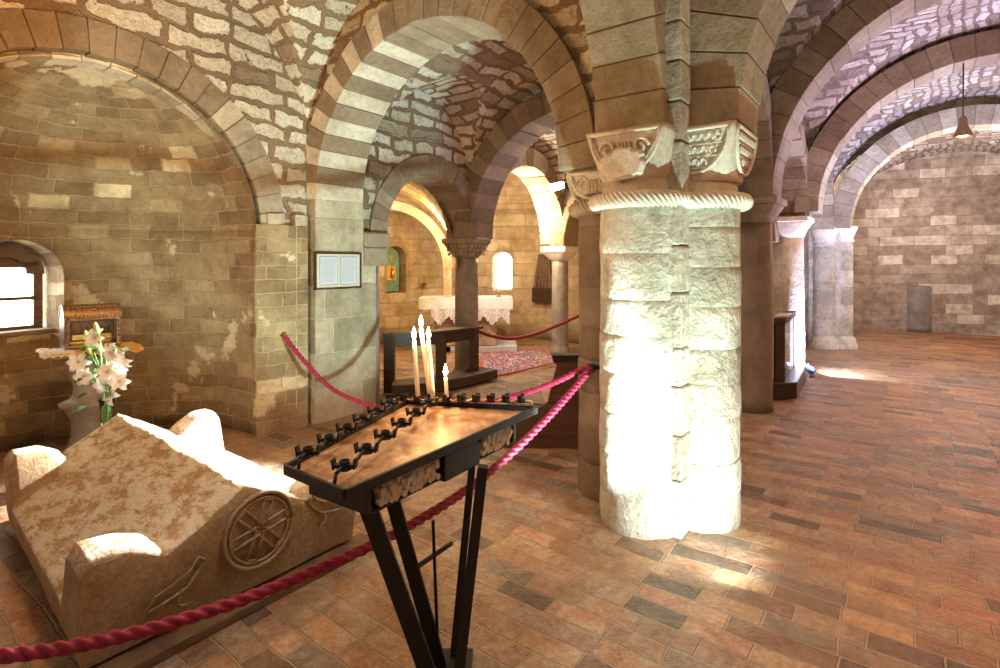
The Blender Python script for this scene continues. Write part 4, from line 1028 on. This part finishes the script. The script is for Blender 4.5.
# lilies in a glass vase, in front of the pedestal
DV = 4.05
vc = Q(107, 262+1.0, 1.59); vc = P(107, HZ, DV); vc.z = 0
stand_top = H+(HZ-418)*DV/F
bq = thing('lily_bouquet', vc+Vector((0, 0, stand_top-.12)), 'bouquet of white lilies with green buds in a clear vase before the pedestal', 'flowers')
m = MB(); m.lathe(vc+Vector((0, 0, stand_top-.12)), [(.045, 0), (.05, .01), (.036, .08), (.04, .18), (.052, .26), (.049, .26), (.036, .18), (.031, .08), (.0, .015)], 28, cap=False); m.build('vase', 'glass', bq)
ps = thing('vase_stand', vc, 'plain stone block carrying the lily vase behind the lid', 'stand')
m = MB(); m.tint = .4; m.box(vc.x-.09, vc.x+.09, vc.y-.09, vc.y+.09, 0, stand_top-.12); m.build('block', 'voussoir', ps, bevel=.01)
heads = [(100, 352, 'b'), (84, 376, 'f'), (108, 372, 'f'), (116, 369, 'f'), (119, 381, 'f'), (105, 384, 'f'), (112, 395, 'f'), (113, 352, 'f'), (90, 352, 'b'), (88, 338, 'b'), (105, 356, 'b'), (97, 330, 'b'), (96, 338, 'f'), (125, 358, 'f'), (79, 362, 'f')]
neck = vc+Vector((0, 0, stand_top+.13))
def lily(p, fd, sc_=1.0):
    f = Vector(fd).normalized(); u = f.cross(UP).normalized(); v = u.cross(f); m = MB()
    for q in range(6):
        t = q*PI/3+random.uniform(-.15, .15); dr_ = u*math.cos(t)+v*math.sin(t); sd_ = f.cross(dr_); ln = .062*sc_*random.uniform(.85, 1.1)
        def pf(a, b):
            x = ln*a; w2 = .018*sc_*math.sin(PI*min(1, a*.94+.05))**.8; out_ = f*(.030*sc_*math.sin(a*PI*.62)-.022*sc_*a**3)
            return p+dr_*x+out_+sd_*w2*(b-.5)*2-f*.004*(abs(b-.5)*2)**2*-1
        m.grid(pf, 7, 4)
    m.build('lily_flower', 'petal', bq)
    m = MB()
    for q in range(4): m.tube([p, p+f*.035+u*.012*math.cos(q*1.6)+v*.012*math.sin(q*1.6)], .0018, 5); 
    m.build('stamens', 'gold', bq)
mstem = MB(); mleaf = MB()
for i_, (x, y, ty) in enumerate(heads):
    dd_ = DV+random.uniform(-.10, .06); p = P(x, y, dd_)
    mid = neck.lerp(p, .5)+Vector((random.uniform(-.02, .02), random.uniform(-.02, .02), .03))
    mstem.tube([vc+Vector((random.uniform(-.02, .02), random.uniform(-.02, .02), stand_top-.08)), neck+Vector((random.uniform(-.02, .02), random.uniform(-.02, .02), 0)), mid, p], .0035, 6)
    if ty == 'f': lily(p, (random.uniform(-.5, .6), -1, random.uniform(-.5, .3)), 1.3)
    else:
        m = MB(); dir_ = (p-mid).normalized(); m.tube([p+dir_*.085*(k/8-.3) for k in range(9)], .014, 10, lambda t: .25+math.sin(PI*min(1, t*.9+.05))); m.build('lily_bud', 'bud', bq)
for i_ in range(46):
    x = random.gauss(103, 11); y = random.gauss(374, 17); p = P(min(128, max(76, x)), min(408, max(340, y)), DV+random.uniform(-.05, .08))
    dr_ = Vector((random.uniform(-1, 1), random.uniform(-.7, .2), random.uniform(-.8, .5))).normalized(); sd_ = dr_.cross(Vector((0, -1, .2))).normalized(); ln = random.uniform(.07, .12)
    mleaf.grid(lambda a, b: p+dr_*ln*a+sd_*.013*math.sin(PI*min(1, a+.03))*(b-.5)*2-Vector((0, 0, .03*a*a))+Vector((0, -.004*abs(b-.5), 0)), 6, 2)
mstem.build('stems', 'stem', bq); mleaf.build('leaves', 'leaf', bq)

# ================================================================== CHOIR FURNISHINGS
al = thing('altar', P(466, HZ, 10.0)*1.0, 'stone altar block standing behind the dark choir column', 'altar'); al.location = Vector((-.62, 10.0, 0))
ac_ = Vector((-.62, 10.0, 0))
def AT(x, y, z, a=.03): return ac_+Vector((x*math.cos(a)-y*math.sin(a), x*math.sin(a)+y*math.cos(a), z))
m = MB(); m.box(-.55, .55, -.25, .25, .12, .90, AT); m.build('block', 'choir', al, bevel=.01)
m = MB(); m.box(-.80, .82, -.34, .34, .90, .96, AT); m.build('table_slab', 'marble', al, bevel=.006)
cl = thing('altar_cloth', AT(0, 0, .96), 'white linen altar cloth with pointed lace hanging over the front', 'altar cloth')
m = MB(); m.box(-.81, .83, -.35, .35, .962, .970, AT)
m.grid(lambda u, v: AT(-.815+.0+1.65*u, -.352-.008*math.sin(u*30), .968-.20*v+.0*u), 60, 4)
for xx in (-.815, .835): m.grid(lambda u, v: AT(xx, -.35+.7*u, .968-.24*v), 8, 4)
m.build('linen', 'cloth', cl)
m = MB(); k = 96
top = []; bot = []
for i in range(k+1):
    u = i/k; x = -.60+1.38*u; dpt = .26+.17*(1-abs(((u*4.5) % 1)*2-1))+.015*math.cos(u*150)
    top.append(m.vert(AT(x, -.356-.010*math.sin(u*40), .79))); bot.append(m.vert(AT(x, -.358-.014*math.sin(u*40), .79-dpt+.12)))
for i in range(k): m.face((bot[i], bot[i+1], top[i+1], top[i]))
m.build('lace_hem', 'lace', cl)
st = thing('altar_step', Vector((-.3, 9.75, 0)), 'low white step at the foot of the altar', 'step')
m = MB(); m.box(-1.5, .30, 9.75, 10.6, 0, .11); m.build('slab', 'marble', st, bevel=.01)
def altar_candle(x, yt, yb, label, base=True):
    p = P(x, yb, 9.86); p.z = .971; root = thing('altar_candle', p, label, 'candlestick', 'candlesticks on the altar')
    m = MB(); m.lathe(p, [(.05, 0), (.05, .01), (.02, .03), (.016, .06), (.055, .075), (.055, .085), (.01, .085)], 20); m.build('holder', 'bronze', root)
    zt_ = H+(HZ-yt)*9.86/F; 
    m = MB(); m.tube([p+Vector((0, 0, .08)), Vector((p.x, p.y, zt_))], .035, 16); m.build('candle', 'wax_dull', root)
altar_candle(449.5, 283, 298, 'thick white candle on the altar, left of the dark column')
altar_candle(499, 289, 297, 'short candle on the altar below the bright arched window')
# niche with icon
pn2 = pn+dn*.22; s3 = Vector((-dn.y, dn.x, 0))
def NT(x, y, z): return pn2+s3*x+dn*y+Vector((0, 0, z))
ic = thing('niche_icon', NT(0, 0, 1.0), 'green arched panel with gilt figure set in the choir wall niche', 'icon')
m = MB(); arch_prism(m, pn2, dn, .40, 1.0, 1.88, -.02, .02); m.build('panel', 'green', ic)
m = MB(); m.box(-.10, .12, -.06, -.02, 1.22, 1.52, NT); m.build('gilt_box', 'gold_cloth', ic, bevel=.01)
m = MB(); m.ball(NT(0, -.08, 1.35), .05, .03, .10, 12); m.ball(NT(0, -.08, 1.47), .03, .03, .035, 10); m.box(-.012, .012, -.04, -.02, 1.6, 1.8, NT); m.box(-.06, .06, -.04, -.02, 1.70, 1.725, NT); m.build('gilt_figure', 'gold', ic)
ps_, ds_ = on_choir(422); ps_ = ps_+Vector((0, 0, H+(HZ-286)*ps_.y/F)); s4 = Vector((-ds_.y, ds_.x, 0))
sconce = thing('wall_sconce', ps_, 'small gilt wall sconce between the green niche and the altar', 'sconce')
m = MB(); m.tube([ps_, ps_-ds_*.10+UP*-.03, ps_-ds_*.14+UP*.02], .012, 8); m.lathe(ps_-ds_*.14+UP*.02, [(.02, 0), (.05, .02), (.055, .05)], 14); m.build('bracket', 'bronze', sconce)
m = MB(); m.tube([ps_-ds_*.14+UP*.05, ps_-ds_*.14+UP*.17], .014, 8); m.tube([ps_-ds_*.08+s4*.06, ps_-ds_*.08+s4*.06+UP*.16], .010, 8); m.build('gilt_spike', 'gold', sconce)
# hanging processional canopy / relief by the right of the window
pr_, dr2 = on_choir(545); zc0 = H+(HZ-302)*pr_.y/F; s5 = Vector((-dr2.y, dr2.x, 0))
rl = thing('wall_carving', pr_+UP*zc0, 'weathered tapering wooden carving on a dark shelf behind the slim column', 'carving')
def CT(x, y, z): return pr_+s5*x-dr2*y+Vector((0, 0, z))
m = MB(); m.box(-.22, .22, .0, .16, zc0, zc0+.30, CT); m.build('shelf', 'wood', rl, bevel=.008)
m = MB(); m.tint = .2
m.hexa([CT(-.20, .01, zc0+.30), CT(.20, .01, zc0+.30), CT(.20, .13, zc0+.30), CT(-.20, .13, zc0+.30), CT(-.13, .01, zc0+.98), CT(.12, .01, zc0+.98), CT(.12, .08, zc0+.98), CT(-.13, .08, zc0+.98)])
for x in (-.12, -.04, .04, .12): m.tube([CT(x, .135, zc0+.32), CT(x*.7, .085, zc0+.96)], .016, 8)
m.build('carved_panel', 'window_wood', rl)
# rug
rg = MB(); c0 = [Q(474, 377.5), Q(563, 364), Q(566, 351), Q(487, 352.5)]
c0 = [Q(488, 379), Q(561, 362), Q(543, 350), Q(474, 354)]
i = [rg.vert(p+Vector((0, 0, .014))) for p in c0]; j = [rg.vert(p+Vector((0, 0, .001))) for p in c0]
rg.face(i, [(0, 0), (2.4, 0), (2.4, 1.3), (0, 1.3)]); rg.face(list(reversed(j)))
for k in range(4): rg.face((i[k], j[k], j[(k+1) % 4], i[(k+1) % 4]))
tag(rg.build('patterned_rug', 'rug', origin=c0[0]), 'colourful patterned rug with red border on the choir floor', 'rug')
# curved altar rail around the dark column
rc = Vector((-.86, 9.0, 0)); 
rail = thing('curved_rail', Q(430, 392), 'dark curved wooden kneeling rail in front of the round choir column', 'altar rail')
def arc_pts(zf, x0, x1, n, dy=0): 
    out_ = []
    for i in range(n+1):
        x = x0+(x1-x0)*i/n; u = (x-384)/(478-384); d_ = 6.75+.75*u*u*1.0+dy
        out_.append(Vector(((x-500)*d_/F, d_, zf(u) if callable(zf) else zf)))
    return out_
def ribbon(m, pts, wd_, z0, z1, ns=None):
    rows = []
    for i, p in enumerate(pts):
        t = (pts[min(i+1, len(pts)-1)]-pts[max(0, i-1)]); t.z = 0; t.normalize(); s = Vector((-t.y, t.x, 0))
        rows.append([m.vert(Vector((q.x, q.y, z))) for q, z in ((p-s*wd_/2, z0), (p+s*wd_/2, z0), (p+s*wd_/2, z1), (p-s*wd_/2, z1))])
    for a_, b_ in zip(rows, rows[1:]):
        for q in range(4): m.face((a_[q], b_[q], b_[(q+1) % 4], a_[(q+1) % 4]))
    m.face(rows[0]); m.face(list(reversed(rows[-1])))
m = MB(); ribbon(m, arc_pts(0, 384, 478, 24), .20, .70, .735); m.build('top_rail', 'wood', rail, bevel=.006)
m = MB(); ribbon(m, arc_pts(0, 385, 476, 24), .05, .56, .70); m.build('apron', 'wood', rail)
for x in (389.5, 441, 474):
    q = arc_pts(0, x, x+1, 1)[0]; m = MB(); m.box(q.x-.065, q.x+.065, q.y-.05, q.y+.05, 0, .70); m.build('post', 'wood', rail, bevel=.008)
m = MB(); ribbon(m, arc_pts(0, 392, 488, 24, -.12), .34, .02, .15); m.build('kneeling_step', 'wood', rail, bevel=.01)
# brown pew end beside the pier
pe = thing('kneeler_bench', Q(545, 450), 'brown wooden kneeler bench with curved side, beside the lobed pier', 'bench')
def PE(x, y, off=0): q = P(x, y, 4.72); return q+Vector((off*.0, off, 0))
prof = [(504, 449), (508, 438), (503, 430), (506, 418), (505, 409), (522, 404), (541, 407), (548, 402), (553, 380), (557, 366), (554, 362), (553, 355), (580, 357), (584, 449)]
m = MB()
lo_ = [m.vert(PE(x, y)) for x, y in prof]; hi_ = [m.vert(PE(x, y, .05)) for x, y in prof]; n = len(prof)
m.face(lo_); m.face(list(reversed(hi_))); [m.face((lo_[(i+1) % n], lo_[i], hi_[i], hi_[(i+1) % n])) for i in range(n)]
m.build('side_panel', 'brown_wood', pe, bevel=.004)
m = MB(); m.hexa([PE(507, 408.5, .05), PE(546, 408.5, .05), PE(546, 408.5, .9), PE(507, 408.5, .9), PE(507, 405, .05), PE(546, 405, .05), PE(546, 405, .9), PE(507, 405, .9)]); m.build('seat_board', 'plinth', pe)
m = MB(); m.hexa([PE(554, 363, .0), PE(582, 363, .0), PE(582, 363, .12), PE(554, 363, .12), PE(552, 355, -.02), PE(582, 355, -.02), PE(582, 355, .12), PE(552, 355, .12)]); m.build('book_rest', 'dark_matt', pe, bevel=.004)
# ------------------------------------------------ dark upright case on its base by the columns
bx = Q(788, 398); kc = thing('display_case', bx, 'dark upright glazed case on a low black base between the two columns', 'case')
b0_, b1_, b2_ = Q(771, 401), Q(797, 399), Q(806, 381)
b3_ = b0_+(b2_-b1_)
def KT(u, v, z): return b0_+(b1_-b0_)*u+(b2_-b1_)*v+Vector((0, 0, z))
m = MB(); m.box(0, 1, 0, 1, 0, .17, KT); m.box(-.03, 1.03, -.02, 1.02, .17, .20, KT); m.build('base', 'dark_paint', kc, bevel=.01)
m = MB(); m.box(.05, .14, .10, .98, .20, .88, KT); m.build('back_board', 'dark_paint', kc, bevel=.004)
m = MB()
for u0, u1, v0, v1, z0, z1 in ((.14, .50, .06, .11, .20, .88), (.14, .50, .93, .98, .20, .88), (.10, .56, .03, 1.0, .88, .95)): m.box(u0, u1, v0, v1, z0, z1, KT)
m.build('casing', 'wood', kc, bevel=.006)
m = MB(); m.box(.44, .48, .11, .93, .21, .87, KT); m.build('glass_front', 'glass', kc)
m = MB(); m.box(.16, .20, .16, .88, .24, .84, KT); m.build('inner_panel', 'brown_wood', kc)
sheet = MB(); sheet.hexa([KT(u, v, z) for z in (.952, .965) for u, v in ((.05, .1), (.6, .1), (.6, .5), (.05, .5))])
sh_ = sheet.build('leaflet_stack', 'paper', origin=KT(.3, .3, .95)); tag(sh_, 'white leaflets lying on top of the dark case', 'leaflets')
# floor uplight
fl = Q(810, 377); ul = thing('floor_uplight', fl, 'small dark blue floor spotlight glaring at the white column base', 'spotlight')
m = MB(); m.lathe(fl, [(.06, 0), (.06, .03), (.03, .05)], 20); m.build('foot', 'blue_lamp', ul)
m = MB(); hd = fl+Vector((0, 0, .11)); dd_ = Vector((-.6, .5, .5)).normalized(); m.tube([hd-dd_*.07, hd-dd_*.03, hd+dd_*.05], .055, 18, lambda t: .6+.4*t); m.build('lamp_head', 'blue_lamp', ul)
m = MB(); m.tube([hd+dd_*.05, hd+dd_*.055], .045, 18); m.build('lens', 'lamp', ul)
# strip lamp under the arch near the pier
fx = P(556, 186, 4.4); fl2 = thing('strip_lamp', fx, 'glaring white strip lamp beside the left capital of the lobed pier', 'lamp')
m = MB(); m.tube([fx+Vector((-.045, -.02, -.02)), fx+Vector((.055, .02, .012))], .028, 16); m.build('tube', 'lamp', fl2)
m = MB(); m.bar(fx+Vector((.03, .03, .0)), fx+Vector((.20, .10, .02)), .05, .05); m.build('bracket', 'iron', fl2, bevel=.004)
point('strip_lamp_light', fx+Vector((-.04, -.08, -.03)), 4, (.9, .95, 1), .03)
# hanging lamp
hp = P(963, 137, 6.6); hl = thing('pendant_lamp', hp, 'small conical pendant lamp hanging under the right-hand vault', 'lamp')
top = P(963.5, 40, 6.6)
m = MB(); m.tube([hp+Vector((0, 0, .22)), top], .008, 8); m.build('cord', 'iron', hl)
m = MB(); m.lathe(hp, [(.100, 0), (.098, .006), (.045, .15), (.040, .22), (.020, .25), (.012, .25), (.036, .21), (.041, .15), (.092, .004)], 32, cap=False); m.build('lamp_shade', 'bronze', hl)
m = MB(); m.ball(hp+Vector((0, 0, .03)), .06, .06, .035, 16); m.build('bulb', 'bulb', hl)
m = MB(); m.lathe(top-Vector((0, 0, .02)), [(.03, 0), (.05, .03), (.05, .04)], 16); m.build('ceiling_hook', 'bronze', hl)
spot('pendant_light', hp+Vector((0, 0, -.02)), hp+Vector((0, 0, -2)), 110, (1, .62, .32), 150, .6, .06)
